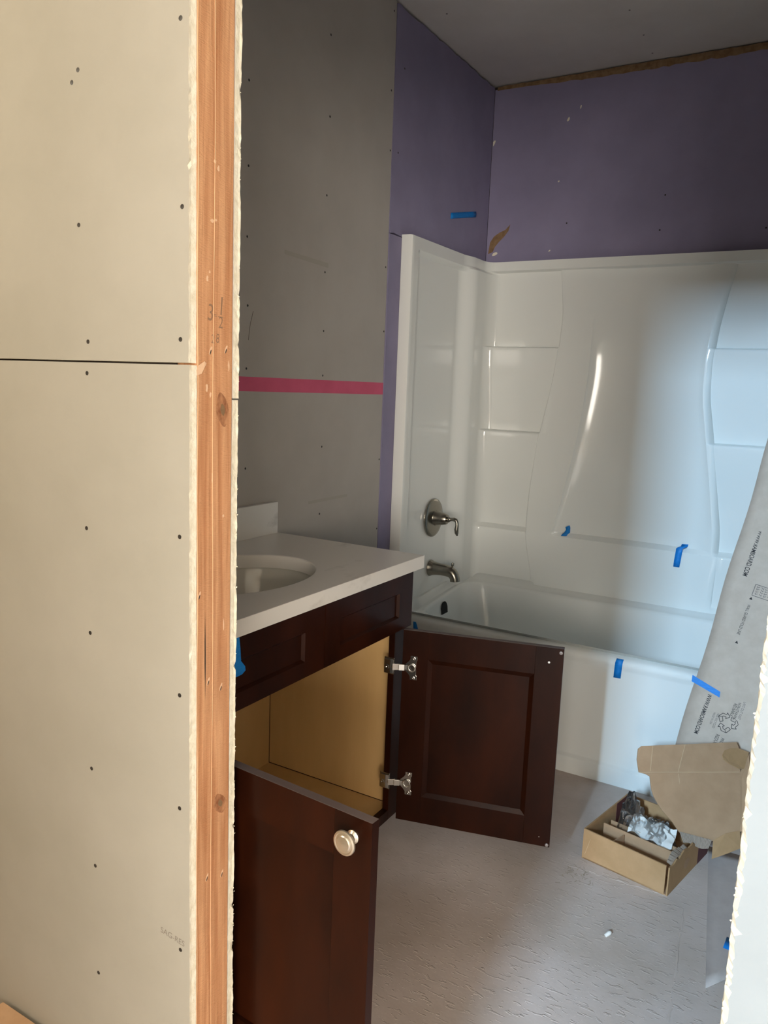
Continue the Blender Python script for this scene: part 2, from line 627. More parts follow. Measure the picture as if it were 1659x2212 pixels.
# gouge that bares brown paper, and white filler chips
MB().plate([(x, YB - .015, z) for x, z in ((-59.9, 78.6), (-59.6, 80.6), (-58.9, 81.6), (-57.9, 82.2), (-56.8, 82.6), (-55.9, 83.5),
           (-56.2, 82.4), (-57.0, 81.4), (-57.9, 80.6), (-58.6, 79.8), (-59.0, 78.9))], (0, .02, 0)).build('torn_patch', torn_paper, pb)
for x, z, w, h in ((-44.6, 101.5, .22, .5), (-46.6, 99.8, .3, .45), (-59.9, 97.6, .35, .75), (-47.56, 89.95, .22, .22), (-58.6, 78.6, .8, .5), (-59.3, 76.9, .55, .35), (-48.4, 78.6, .25, .2)):
    P = [(x + w * math.cos(a) * random.uniform(.5, .9), YB - .02, z + h * math.sin(a + .5) * random.uniform(.5, .9)) for a in [k * .785 for k in range(8)]]
    MB().plate(P, (0, .03, 0)).build('filler_smear', gypsum, pb)

# ------------------------------------------------------------------ setting: right wall of the bathroom (behind the doorway wall)
wr = structure(MB().box(XRW, XRW + 1.1, YN2, 138, 0, ZC).build('wall_right', paper_grey))

# ceiling screws
screws([(-56.1, 108.6, ZC), (-32.8, 118.5, ZC), (-32.8, 127.1, ZC), (-33.0, 134.0, ZC)], (0, 0, -1), ceiling_o)

# ------------------------------------------------------------------ setting: doorway wall (studs, drywall both sides)
wf = structure(MB().box(-125, XJ - 1.55, YN + .6, YN2 - .6, 0, ZC).box(XR + 1.5, 155, YN + .6, YN2 - .6, 0, ZC)
               .box(XJ - 1.55, XR + 1.5, YN + .6, YN2 - .6, 82.6, ZC).build('wall_front', cavity))


def ragged_panel(x_far, x_edge, y0, y1, z0, z1, face, back, m, jit=.05, lean=0.0, seed=1, step=.3):
    """sheet of drywall with a hand-cut gypsum edge at x_edge; face = y of the visible face"""
    rnd = random.Random(seed)
    sgn = 1 if x_edge > x_far else -1
    k = int((z1 - z0) / step)
    A, B, C_, D, E_ = [], [], [], [], []
    drift = 0
    for i in range(k + 1):
        z = z0 + (z1 - z0) * i / k
        drift = drift * .85 + rnd.uniform(-jit, jit) * .5
        ef = x_edge + drift + rnd.uniform(-jit, jit) * .6 - sgn * lean
        em = x_edge + drift * .4 + rnd.uniform(-jit, jit) * .3
        eb = x_edge + drift * .3 + rnd.uniform(-jit, jit) * .4
        if rnd.random() < .06:
            ef -= sgn * rnd.uniform(0, jit * 3)
        A.append((x_far, face, z))
        B.append((ef, face, z))
        C_.append((em - sgn * .02, face + (back - face) * .35, z))
        D.append((eb, back, z))
        E_.append((x_far, back, z))
    mb = MB()
    mb.grid([A, B], 0)
    mb.grid([B, C_, D], 1)
    mb.grid([D, E_], 0)
    for ring in (0, k):
        mb.add([A[ring], B[ring], C_[ring], D[ring], E_[ring]], [(0, 1, 2, 3, 4)], 1)
    return mb


pL1 = ragged_panel(-125, XJ, 0, 0, 55.0, ZC - .1, YN, YN + .6, paper, .035, seed=3).build('drywall_panel', [paper, gypsum], wf)
pL2 = ragged_panel(-125, XJ + .05, 0, 0, .4, 54.88, YN, YN + .6, paper, .022, seed=4).build('drywall_panel', [paper, gypsum], wf)
pL1['label'] = pL2['label'] = 'beige board beside the doorway, screwed to the studs'
ragged_panel(-60.2, XJ + .02, 0, 0, 53.0, ZC - .1, YN2, YN2 - .55, paper, .045, seed=5).build('drywall_panel', [paper_grey, gypsum], wf)
ragged_panel(-60.2, XJ + .0, 0, 0, .4, 52.9, YN2, YN2 - .55, paper, .04, seed=6).build('drywall_panel', [paper_grey, gypsum], wf)
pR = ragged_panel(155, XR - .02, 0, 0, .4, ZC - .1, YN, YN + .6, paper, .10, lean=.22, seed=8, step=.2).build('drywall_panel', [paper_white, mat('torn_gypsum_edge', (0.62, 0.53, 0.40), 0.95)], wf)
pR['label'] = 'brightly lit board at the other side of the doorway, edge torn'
MB().box(XR + .05, XRW, YN2 - .55, YN2, .4, ZC - .1).build('drywall_panel', paper_grey, wf)
MB().box(XJ, XR, YN, YN + .6, 82.6, ZC - .1).build('drywall_panel', paper, wf)
MB().box(XJ, XR, YN2 - .55, YN2, 82.6, ZC - .1).build('drywall_panel', paper_grey, wf)
MB().box(XR, XR + 1.5, YN + .6, YN2 - .6, 0, 82.6).build('stud', wood, wf)
stud = MB().box(XJ - 1.5, XJ, YN + .58, YN2 - .55, 0, 107).build('stud', wood, wf, origin=(XJ, 36.2, 55), bevel=.08)
stud['label'] = 'orange fir stud left bare at the doorway jamb'
# screws of the left boards
fs = [(-33.8, 73.42), (-33.7, 63.63), (-33.85, 56.32), (-33.95, 44.7), (-33.98, 34.68), (-34.0, 27.12), (-33.95, 17.15), (-42.21, 72.11),
      (-42.78, 71.49), (-42.42, 63.22), (-41.78, 56.16), (-41.93, 54.21), (-42.28, 44.2), (-42.13, 37.12), (-42.27, 27.41), (-42.09, 20.19), (-41.98, 11.88)]
screws([(x, YN, z) for x, z in fs if z > 55], (0, -1, 0), pL1, .15)
screws([(x, YN, z) for x, z in fs if z < 55], (0, -1, 0), pL2, .15)
text('printed_lettering', 'SAG-RES', (-35.75, YN - .006, 17.72), (1, 0, -.10), (.1, 0, 1), 2.15, print_m, pL2, ysc=1.0)
# stud: planer ridge, split, knots, nail dents, pencil figures, dust
XS = XJ + .005
MB().tube([(XJ, 36.05 + .05 * math.sin(z * .21), z) for z in [k * 2.0 for k in range(0, 53)]], .028, 6).build('planer_ridge', ridge_m, stud)
MB().tube([(XJ, 34.72 + .03 * math.sin(z * .5), z) for z in [k * 1.0 for k in range(0, 76)]], .035, 6).build('planer_ridge', ridge_m, stud)
MB().plate([(XS, 35.40, 39.8), (XS, 35.45, 38), (XS, 35.47, 36.5), (XS, 35.43, 34.1), (XS, 35.37, 36.5), (XS, 35.37, 38)], (-.02, 0, 0)).build('split', black_hole, stud)
for yy, zz, ry, rz in ((36.85, 52.3, .55, 1.0), (36.85, 26.4, .6, .7)):
    rings = [(yy + ry * f * math.cos(a) + .06 * math.sin(3 * a), zz + rz * f * math.sin(a) - .6 * ry * f * math.cos(a)) for f in (1,) for a in [k * math.pi / 9 for k in range(18)]]
    MB().plate([(XS, y, z) for y, z in rings], (-.01, 0, 0)).build('knot', knot_m, stud)
    MB().plate([(XS + .004, yy + (y - yy) * .35 + .03, zz + (z - zz) * .35) for y, z in rings], (-.01, 0, 0)).build('knot', torn_paper, stud)
for yy, zz in ((35.8, 55.7), (37.15, 55.85), (35.71, 35.13), (36.88, 34.4), (35.65, 21.6), (37.09, 21.1), (34.9, 40.9)):
    P = [(XS, yy + .05 * math.cos(a) + .06 * math.sin(a), zz + .16 * math.sin(a)) for a in [k * math.pi / 4 for k in range(8)]]
    MB().plate(P, (-.015, 0, 0)).build('nail_dent', cavity, stud)
    P2 = [(XS - .002, yy + .10 * math.cos(a) + .1 * math.sin(a), zz + .1 + .26 * math.sin(a)) for a in [k * math.pi / 4 for k in range(8)]]
    MB().plate(P2, (-.01, 0, 0)).build('dust_smear', dent_m, stud)
for yy, zz, w, h in ((35.5, 59.9, .14, .2), (35.7, 60.3, .1, .1), (35.9, 63.2, .2, .12), (36.2, 63.3, .1, .1), (36.4, 66.2, .12, .22), (36.1, 66.5, .12, .14), (35.5, 53.6, .13, .35), (35.8, 53.2, .12, .2), (36.0, 48.2, .08, .35), (37.0, 45.7, .1, .14), (37.1, 38.6, .07, .5), (36.7, 53.2, .14, .14), (37.4, 55.0, .08, .4)):
    P = [(XS - .002, yy + w * math.cos(a) * random.uniform(.5, 1), zz + h * math.sin(a) * random.uniform(.6, 1)) for a in [k * math.pi / 5 for k in range(10)]]
    MB().plate(P, (-.008, 0, 0)).build('dust_smear', dent_m, stud)
for ch, yy, zz, ln in (('3', 35.55, 57.55, .40), ('1', 36.62, 57.95, .12), ('2', 36.48, 57.18, .34), ('=', 36.0, 57.75, .30), ('2', 35.85, 56.25, .26), ('8', 36.25, 56.3, .27)):
    text('pencil_mark', ch, (XS + .003, yy, zz), (0, 1, -.08), (0, .08, 1), ln, pencil_m, stud, ysc=1.25 if ch != '=' else .6)
MB().plate([(XS + .003, 36.42, 57.8), (XS + .003, 36.86, 57.8), (XS + .003, 36.86, 57.84), (XS + .003, 36.42, 57.84)], (-.005, 0, 0)).build('pencil_mark', pencil_m, stud)
MB().plate([(XJ + .03, 34.55, 54.75), (XJ + .05, 34.9, 54.98), (XJ + .04, 35.25, 55.15), (XJ + .03, 35.42, 55.02), (XJ + .06, 35.2, 54.75), (XJ + .05, 35.0, 54.42), (XJ + .04, 34.6, 54.3)], (.01, 0, 0)).build('film_scrap', dent_m, stud)
# paper shreds along the torn edges
sh = MB()
rnd = random.Random(11)
for i in range(90):
    z = rnd.uniform(8, 56)
    a = rnd.uniform(-.9, .9)
    L_ = rnd.uniform(.03, .10) if rnd.random() < .93 else rnd.uniform(.12, .22)
    w = rnd.uniform(.04, .10)
    x = XR + rnd.uniform(-.02, .2)
    y = YN + rnd.uniform(-.02, .25)
    p = Vector((x, y, z))
    d = Vector((-math.cos(a), rnd.uniform(-.5, .1), math.sin(a))) * L_
    q = Vector((.02, 0, w))
    sh.add([p - q, p + q, p + d + q * .4, p + d - q * .3], [(0, 1, 2, 3)])
s_ = sh.build('torn_paper', bpy.data.materials['torn_gypsum_edge'], pR)
s_['kind'] = 'stuff'
sh = MB()
for i in range(110):
    z = rnd.uniform(8, 78)
    a = rnd.uniform(-1, 1)
    L_ = rnd.uniform(.03, .14)
    p = Vector((XJ + rnd.uniform(-.02, .03), YN2 - rnd.uniform(0, .1), z))
    d = Vector((math.cos(a) * .7, rnd.uniform(.0, .6), math.sin(a))) * L_
    q = Vector((0, .01, rnd.uniform(.02, .06)))
    sh.add([p - q, p + q, p + d], [(0, 1, 2)])
s_ = sh.build('torn_paper', gypsum, wf)
s_['kind'] = 'stuff'

# ------------------------------------------------------------------ setting: hall behind the camera (outside the picture; carries the windows)
structure(MB().box(-125, -124, -190, YN, 0, ZH).build('wall_hall_left', hall_paint))
structure(MB().box(154, 155, -190, YN, 0, ZH).build('wall_hall_right', hall_paint))
wh = MB()
wh.box(-125, -15.8, -183, -182, 0, ZH).box(-.8, 35.5, -183, -182, 0, ZH).box(144.5, 155, -183, -182, 0, ZH)
wh.box(-15.8, -.8, -183, -182, 0, 104.5).box(-15.8, -.8, -183, -182, 139.5, ZH)
wh.box(35.5, 144.5, -183, -182, 0, 19.5).box(35.5, 144.5, -183, -182, 94.5, ZH)
structure(wh.build('wall_hall_back', hall_paint))
structure(MB().box(-125, -17.8, -12, -8, 0, ZC).build('wall_beam_cutoff', hall_paint))  # unseen wall added to cut off the left side of the narrow daylight beam
structure(MB().box(-125, 155, -190, -189, 0, ZH).build('wall_exterior', hall_paint))

# ------------------------------------------------------------------ tub and surround (one moulded unit)
tub = empty('bathtub_shower', (-29.5, 119, 0))
tub['label'] = 'white moulded bathtub with tall shower surround, shelves and S-curved panel'
tub['category'] = 'bathtub'
k_ = .979
SL = [(-45.93, 74.86), (-44.89, 67.53), (-44.98, 62.09), (-45.75, 55.75), (-47.47, 46.79), (-48.57, 36.76), (-48.8, 29.97), (-48.01, 24.94), (-47.16, 21.62)]
SR = [(-18.0, 74.0), (-18.63, 72.0), (-19.61, 65.81), (-20.08, 60.13), (-19.94, 54.37), (-18.69, 47.14), (-17.58, 40.58), (-16.45, 33.21), (-16.35, 27.91), (-16.53, 21.73)]
HL = [(-38.3, 76), (-38.4, 65.94), (-38.25, 61.37), (-38.45, 55.98), (-39.26, 48.1), (-40.48, 40.81), (-41.98, 33.3), (-43.2, 28), (-44.0, 21)]
conv = lambda T: [(x * k_, 54 + (z - 54) * k_) for x, z in T]
SL, SR, HL = conv(SL), conv(SR), conv(HL)
ZTOP, ZBOT = 76.4, 19.0
SH = (62.05, 47.45, 30.4)
YN0 = 133.4                                   # niche face of the back panel
PROUD = 1.9
zs = []
z = ZTOP
while z > ZBOT:
    zs.append(z)
    z -= .42
zs.append(ZBOT)
for s, r in zip(SH, (.16, .22, .66)):
    zs += [s + .02, s, s - r * .33, s - r * .66, s - r, s - r - .05, s - r - .13, s - r - .25]
for s in (74.9, 74.7):
    zs += [s, s + .1, s - .1]
zs = sorted(set(round(q, 3) for q in zs), reverse=True)


RAMP = (.16, .22, .66)                        # height of each sloped ledge


def niche(z, side):
    """how far the shelf fronts stand out from the niche face"""
    top = .25 * sst(70, SH[0], z)
    v1 = lambda q: 1.55 * (1 - .72 * sst(0, 1, (SH[0] - q) / (SH[0] - SH[1])))
    v2 = lambda q: 1.75 * (1 - .70 * sst(0, 1, (SH[1] - q) / (SH[1] - SH[2])))
    v3 = lambda q: 1.80 - .3 * sst(29, 24, q)
    if z > SH[0]:
        return top
    for f, g, s_, r in ((lambda q: .25, v1, SH[0], RAMP[0]), (v1, v2, SH[1], RAMP[1]), (v2, v3, SH[2], RAMP[2])):
        if z > s_ - r:
            return f(s_) + (g(s_ - r) - f(s_)) * (s_ - z) / r if z < s_ else f(z)
        nxt = {SH[0]: SH[1], SH[1]: SH[2], SH[2]: -1}[s_]
        if z > nxt:
            return g(z) - .18 * math.exp(-((s_ - r - z) / .12))
    return v3(z)


def proud(z):
    return PROUD * (1 - .85 * sst(59, 75.5, z))


def centre(z, f):
    """proud S panel, hollowed above the sloped ledge at SH[2]"""
    hollow = 1.6 * (math.sin(math.pi * clamp(f)) ** .6 if 0 < f < 1 else 0) * (1 - .75 * sst(58, 75, z))
    if z > SH[2]:
        return proud(z) - hollow
    if z > SH[2] - RAMP[2]:
        return proud(z) - hollow * (1 - (SH[2] - z) / RAMP[2])
    return proud(z)


def lip(z):
    return .95 * sst(74.6, 74.9, z)


XLb, XLr, XLc = -58.4, -59.25, -57.3         # left end panel: border, recess, corner column


def left_x(y, z):
    if y < 107.6:
        return XLb
    rec = sst(107.6, 108.1, y) * (1 - sst(123.2, 127.0, y)) * (1 - sst(73.9, 74.5, z))
    col = sst(123.2, 127.0, y)
    return XLb + (XLr - XLb) * rec + (XLc - XLb) * col * (1 - .5 * sst(74.3, 74.9, z))


rows = []
for z in zs:
    row = []
    # flange, then left end panel
    row.append((XW + .02, 105.6, z))
    row.append((XLb - .25, 105.6, z))
    row.append((XLb - .07, 105.68, z))
    row.append((XLb, 105.85, z))
    ys = [106.4, 107.2, 107.6, 107.75, 107.9, 108.1] + [108.6 + 1.2 * i for i in range(13)] + [123.2 + .35 * i for i in range(12)] + [127.4, 128.5, 129.5, 130.2]
    for y in ys:
        row.append((left_x(y, z), y, z))
    xl, yl = left_x(130.2, z), 130.4
    dl = niche(z, 0)
    yb = YN0 - max(dl, lip(z))
    x2 = xl + 1.5
    for i in range(0, 10):
        a = i / 9 * math.pi / 2
        row.append((x2 - (x2 - xl) * math.cos(a), yl + (yb - yl) * math.sin(a), z))
    # left niche
    s0 = smooth_interp(SL, z, .8) + .15
    h0 = smooth_interp(HL, z, 1.2)
    s1 = smooth_interp(SR, z, .8)
    for i in range(1, 15):
        row.append((x2 + (s0 - .15 - x2) * i / 15, yb, z))
    row.append((s0 - .12, yb, z))
    dl = max(dl, lip(z))
    pr = max(proud(z), dl)
    fade = sst(20.4, 22.5, z)
    for dx_, k3 in ((-.06, .45), (-.03, .72), (.03, .88), (.12, .965), (.24, 1.0)):
        row.append((s0 + dx_, YN0 - (dl + (pr - dl) * fade * k3), z))
    for i in range(1, 5):
        row.append((s0 + .24 + (h0 - .9 - s0 - .24) * i / 4, YN0 - max(proud(z), lip(z)), z))
    w0 = h0 - .9
    for i in range(1, 61):
        f = i / 60
        # finer columns near the bend
        g = f * f * .45 + f * .55
        x = w0 + (s1 - .78 - w0) * g
        row.append((x, YN0 - max(centre(z, g), lip(z)), z))
    # rolled right edge of the S panel
    dr = niche(z, 1)
    dr = max(dr, lip(z))
    prr = max(proud(z), dr)
    depth = max(prr - dr, 0) * fade
    basey = YN0 - prr
    x0 = s1 - 1.3
    for i in range(1, 12):
        a = i / 11 * math.pi / 2
        row.append((x0 + .55 + .75 * math.sin(a) + .25 * i / 11, basey + depth * (1 - math.cos(a)), z))
    end = basey + depth
    for i in range(1, 15):
        f = i / 14
        x = x0 + 1.55 + (-2.6 - x0 - 1.55) * f
        yy = end + (YN0 - max(dr, lip(z)) - end) * sst(0, .25, f)
        row.append((x, yy, z))
    ybr = YN0 - max(dr, lip(z))
    for i in range(1, 9):
        a = i / 8 * math.pi / 2
        row.append((-2.6 + 1.5 * math.sin(a), 130.4 + (ybr - 130.4) * math.cos(a), z))
    for y in (128, 125, 120, 115, 110, 107.5, 105.85):
        row.append((-1.1, y, z))
    row.append((-.95, 105.6, z))
    row.append((XRW - .1, 105.6, z))
    rows.append(row)
# top ledge back to the walls
def back_to_wall(p, up=0.0):
    x, y, z = p
    nx = XW if x < -55 and y < 131.5 else (XRW - .05 if x > -4 and y < 131.5 else max(XW, min(XRW - .05, x)))
    ny = YB if y >= 131.5 else y
    if x < -56 and y >= 131.5:
        nx = XW
    return (nx, ny, z + up)
r0 = rows[0]
top1 = [(p[0] + (back_to_wall(p)[0] - p[0]) * .12, p[1] + (back_to_wall(p)[1] - p[1]) * .12, p[2] + .1) for p in r0]
top2 = [back_to_wall(p, .12) for p in r0]
rows = [top2, top1] + rows
sur = MB().grid(rows).build('surround', gel, tub, smooth=True, angle=34)
# fasteners and the deck seam are moulded; tub shell next


def rrect(x0, x1, y0, y1, r, zf, nseg=14):
    pts = []
    for cx_, cy_, a0 in ((x1 - r, y1 - r, 0), (x0 + r, y1 - r, 90), (x0 + r, y0 + r, 180), (x1 - r, y0 + r, 270)):
        for i in range(nseg + 1):
            a = math.radians(a0 + 90 * i / nseg)
            x, y = cx_ + r * math.cos(a), cy_ + r * math.sin(a)
            pts.append((x, y, zf(x, y)))
    return pts


def deck(x, y):
    return 18.42 + 1.45 * sst(108.5, 128.5, y)


def shelf_side(x, y):                           # moulded cove where the deck turns up into the wall panels
    u = max(sst(130.0, 131.8, y), sst(57.6, 58.7, -x) * sst(106.9, 108.5, y), sst(2.0, 1.2, -x) * sst(106.9, 108.5, y))
    return deck(x, y) + 1.15 * u


rings = [rrect(-59.9, -.9, 107.7, 133.8, .3, shelf_side), rrect(-58.7, -1.2, 107.8, 131.9, .3, shelf_side),
         rrect(-57.9, -1.6, 108.2, 131.2, 1.2, lambda x, y: deck(x, y) + .05 + .25 * sst(130, 131.2, y)),
         rrect(-57.2, -2.4, 109.0, 129.9, 4.0, lambda x, y: deck(x, y) + .06),
         rrect(-56.95, -2.6, 109.25, 129.65, 4.0, lambda x, y: deck(x, y) - .05),
         rrect(-56.8, -2.8, 109.42, 129.5, 4.2, lambda x, y: deck(x, y) - .5),
         rrect(-56.6, -3.2, 109.6, 129.3, 4.5, lambda x, y: deck(x, y) - 1.5),
         rrect(-56.0, -4.5, 110.2, 128.6, 5.0, lambda x, y: deck(x, y) - 4.5),
         rrect(-55.0, -7.5, 111.0, 127.6, 5.5, lambda x, y: deck(x, y) - 9.0),
         rrect(-54.0, -10.0, 111.8, 126.8, 5.5, lambda x, y: 6.0),
         rrect(-53.0, -11.5, 112.8, 125.8, 5.0, lambda x, y: 4.7),
         rrect(-51.0, -14.0, 114.5, 124.0, 4.0, lambda x, y: 4.2),
         rrect(-40.0, -26.0, 118.0, 120.5, 1.0, lambda x, y: 4.0)]
mb = MB().grid(rings, close=True)
kk = len(rings[0])
mb.f.append(tuple(range(len(mb.v) - kk, len(mb.v))))
mb.mi.append(0)
mb.build('basin', gel, tub, smooth=True, angle=50)
prof = [(109.15, 18.45), (108.9, 18.51), (108.2, 18.52), (107.6, 18.44), (107.2, 18.24), (106.95, 17.95), (106.86, 17.6), (106.9, 17.25), (107.04, 16.85), (107.1, 16.5), (107.12, 12), (107.1, 3.0), (107.02, 2.72),
        (106.72, 2.5), (106.66, 2.3), (106.66, 0), (107.6, 0)]
ap = [[(x, y, z) for y, z in prof] for x in [-60.2 + 59.7 * i / 12 for i in range(13)]]
MB().grid(ap).build('apron', gel, tub, smooth=True, angle=50)
# overflow opening in the head end of the basin
ov = [(118.5 + dy * 1.12, 17.3 + dz * 1.2) for dy, dz in ((-1.0, -.85), (1.0, -.85), (1.05, 0), (.8, .55), (.35, .85), (-.35, .85), (-.8, .55), (-1.05, 0))]
MB().plate([(-56.42 + .12 * (17.35 - z) , y, z) for y, z in ov], (.07, 0, .0)).build('overflow_opening', black_hole, tub)

# shower valve trim
vt = empty('shower_valve', (-59.0, 117.7, 32.7))
tag(vt, 'brushed nickel round valve plate with curved lever above tub spout', 'shower valve')
VC = (-59.05, 117.7, 32.7)
MB().lathe(VC, (1, 0, 0), [(0, 3.25), (.22, 3.25), (.34, 3.12), (.44, 2.75), (.50, 2.2), (.56, 1.35), (.62, 0.01)], 48, cap=False).build('escutcheon', nickel, vt, smooth=True)
MB().lathe(VC, (1, 0, 0), [(.5, 1.32), (.7, 1.22), (1.9, 1.05), (2.5, .92), (2.75, .78), (2.8, .4), (2.85, .01)], 36, cap=False).build('hub', nickel, vt, smooth=True)
lv = [(2.7, 0, 0), (3.05, 0, .0), (3.3, .02, .05), (3.6, .05, .1), (3.95, .08, .12), (4.3, .1, 0), (4.5, .12, -.35), (4.55, .13, -.9), (4.48, .13, -1.5), (4.52, .14, -2.1), (4.66, .15, -2.6)]
lr = [.30, .48, .32, .30, .34, .33, .30, .30, .36, .34, .12]
MB().tube([(VC[0] + a, VC[1] + b_, VC[2] + c) for a, b_, c in lv], lr, 18).build('lever', nickel, vt, smooth=True, angle=60)

sp = empty('tub_spout', (-59.0, 117.8, 24.0))
tag(sp, 'brushed nickel tub spout with pull-up diverter knob', 'tub spout')
SC = Vector((-59.05, 117.8, 24.0))
pp = [(0, 0, 0), (.18, 0, 0), (.5, 0, 0), (1.1, 0, .0), (2.0, 0, .0), (2.9, 0, -.02), (3.6, 0, -.12), (4.15, 0, -.35), (4.5, 0, -.75), (4.68, 0, -1.2), (4.72, 0, -1.5), (4.73, 0, -1.62)]
pr_ = [1.42, 1.36, 1.2, 1.08, 1.0, .98, .96, .93, .88, .84, .86, .86]
MB().tube([SC + Vector(p) for p in pp], pr_, 28).build('spout_body', nickel, sp, smooth=True, angle=60)
MB().lathe(SC + Vector((4.05, 0, .45)), (.12, 0, 1), [(0, .12), (.35, .13), (.55, .22), (.85, .27), (1.0, .2), (1.05, .02)], 16).build('diverter_knob', nickel, sp, smooth=True)

# ------------------------------------------------------------------ vanity cabinet
XF = -40.1           # face of drawer fronts and doors
cab = empty('vanity_cabinet', (-50, 57.5, 0))
tag(cab, 'dark cherry bathroom vanity cabinet standing under the white countertop, both doors open', 'cabinet')
Y0c, Y1c, ZT = 39.4, 76.0, 34.4
XFF = XF - .75       # face of the face frame
MB().box(-60.2, XFF - .75, Y1c - .5, Y1c, 4.2, ZT).build('side_panel', cherry, cab)
MB().box(-59.6, XFF - .75, Y1c - .56, Y1c - .5, 5.9, ZT).build('inner_side', maple, cab)['label'] = 'maple veneer inside face'
MB().box(-60.2, XFF - .75, Y0c, Y0c + .5, 4.2, ZT).build('side_panel', maple, cab)
MB().box(-60.2, -59.7, Y0c + .5, Y1c - .56, 5.0, ZT).build('back_panel', maple, cab)
MB().box(-59.7, XFF - .75, Y0c + .5, Y1c - .56, 5.2, 5.8).build('bottom_panel', maple, cab)
MB().box(-45.6, -44.9, Y0c, Y1c, 0, 4.6).build('toe_kick', cherry, cab)
MB().box(-60.2, -59.4, Y1c - .6, Y1c, 0, 4.2).build('rear_foot', cherry, cab)
MB().box(-60.2, -59.4, Y0c, Y0c + .6, 0, 4.2).build('rear_foot', cherry, cab)
MB().box(XFF - .75, XFF, Y1c - 2.4, Y1c, 4.9, ZT).build('stile', cherry, cab, bevel=.03)
MB().box(XFF - .75, XFF, Y0c, Y0c + 1.6, 4.9, ZT).build('stile', cherry, cab, bevel=.03)
MB().box(XFF - .75, XFF, Y0c + 1.6, Y1c - 2.4, 27.35, ZT).build('rail', cherry, cab)
MB().box(XFF - .75, XFF, Y0c + 1.6, Y1c - 2.4, 4.9, 6.1).build('rail', cherry, cab)


def false_front(y0, y1, z0, z1, ya, yb, za, zb):
    """flat-panel drawer front in the x = XF plane: frame with chamfered inner edge and a recessed field"""
    c, dpt = .22, .30
    o = MB()
    xf, xb = XF, XFF
    o.box(xb, xf, y0, ya, z0, z1).box(xb, xf, yb, y1, z0, z1).box(xb, xf, ya, yb, z0, za).box(xb, xf, ya, yb, zb, z1)
    r = [(ya, za), (yb, za), (yb, zb), (ya, zb)]
    q = [(ya + c, za + c), (yb - c, za + c), (yb - c, zb - c), (ya + c, zb - c)]
    vs = [(xf, y, z) for y, z in r] + [(xf - dpt, y, z) for y, z in q]
    o.add(vs, [(i, (i + 1) % 4, (i + 1) % 4 + 4, i + 4) for i in range(4)])
    fo = o.build('drawer_front', cherry, cab)
    MB().add([(xf - dpt, y, z) for y, z in q], [(0, 1, 2, 3)]).box(xb + .02, xf - dpt - .01, ya, yb, za, zb).build('panel', cherry, fo)
    return fo


false_front(Y0c + .2, 58.68, 27.75, 34.15, 42.2, 55.65, 29.25, 32.0)
false_front(58.76, Y1c - .15, 27.75, 34.15, 61.4, 73.0, 29.25, 32.0)


def make_door(hinge, du, label, hinges, knob=None, flip=1, c=.52):
    """door slab; hinge = (x, y) of its hinge edge on the outer face, du = unit vector along its width, flip = side the outer face looks to"""
    W_, z0, z1, T = 17.4, 5.15, 27.7, .75
    st = 2.9
    du = Vector((du[0], du[1], 0)).normalized()
    dn = Vector((du.y, -du.x, 0)) * flip           # direction of the face with y = 0
    base = Vector((hinge[0], hinge[1], 0))
    X = lambda p: base + du * p.x - dn * p.y + Vector((0, 0, p.z))
    org_ = (hinge[0], hinge[1], z0)
    d = MB().box(st - .1, W_ - st + .1, .24, .50, z0 + 3.1, z1 - 3.0).xf(X).build('door', cherry, cab, origin=org_)
    d['label'] = label
    zi0, zi1, ui0, ui1 = z0 + 3.2, z1 - 3.1, st, W_ - st

    for u0, u1, e in ((0, ui0, 1), (ui1, W_, -1)):
        o = MB().box(u0, u1, 0, T, z0, z1)
        ub = ui0 if e == 1 else ui1
        ut = ub + e * c
        o.hexa([(ub, 0, zi0), (ub, T, zi0), (ut, .52, zi0 + c), (ut, .22, zi0 + c), (ub, 0, zi1), (ub, T, zi1), (ut, .52, zi1 - c), (ut, .22, zi1 - c)])
        o.xf(X).build('stile', cherry, d, bevel=.02)
    for za, zb, zt, e in ((z0, zi0, zi0, 1), (zi1, z1, zi1, -1)):
        o = MB().box(ui0 + .004, ui1 - .004, 0.004, T - .004, za, zb)
        o.hexa([(ui0, 0.004, zt), (ui0, T - .004, zt), (ui1, T - .004, zt), (ui1, 0.004, zt),
                (ui0 + c, .22, zt + e * c), (ui0 + c, .52, zt + e * c), (ui1 - c, .52, zt + e * c), (ui1 - c, .22, zt + e * c)])
        o.xf(X).build('rail', cherry, d)
    MB().box(.02, W_ - .02, .03, T - .03, z1, z1 + .02).xf(X).build('top_edge', cherry_edge, d)['label'] = 'dusty grey top edge'
    if knob:
        ku, kz = knob
        kp = X(Vector((ku, 0, kz)))
        MB().lathe(kp, dn, [(h_ * 1.12, r_ * 1.24) for h_, r_ in ((0, .36), (.06, .36), (.12, .30), (.2, .24), (.34, .22), (.5, .24), (.62, .42), (.70, .60), (.78, .66), (.86, .64), (.90, .55),
                            (.88, .50), (.91, .42), (.97, .38), (.98, .30), (1.02, .15), (1.03, .005))], 40, cap=False).build('knob', knob_m, d, smooth=True, angle=25)
    # bumpers and drill holes on the back face
    if hinges:
        for bu, bz in ((W_ - .32, z1 - .45), (W_ - .28, z0 + .28)):
            MB().lathe(X(Vector((bu, T if flip < 0 else 0, bz))), dn if flip > 0 else -dn, [(0, .17), (.06, .17), (.1, .1), (.11, .005)], 14, cap=False).build('bumper', rubber, d, smooth=True)
    return d, X, dn, base, du


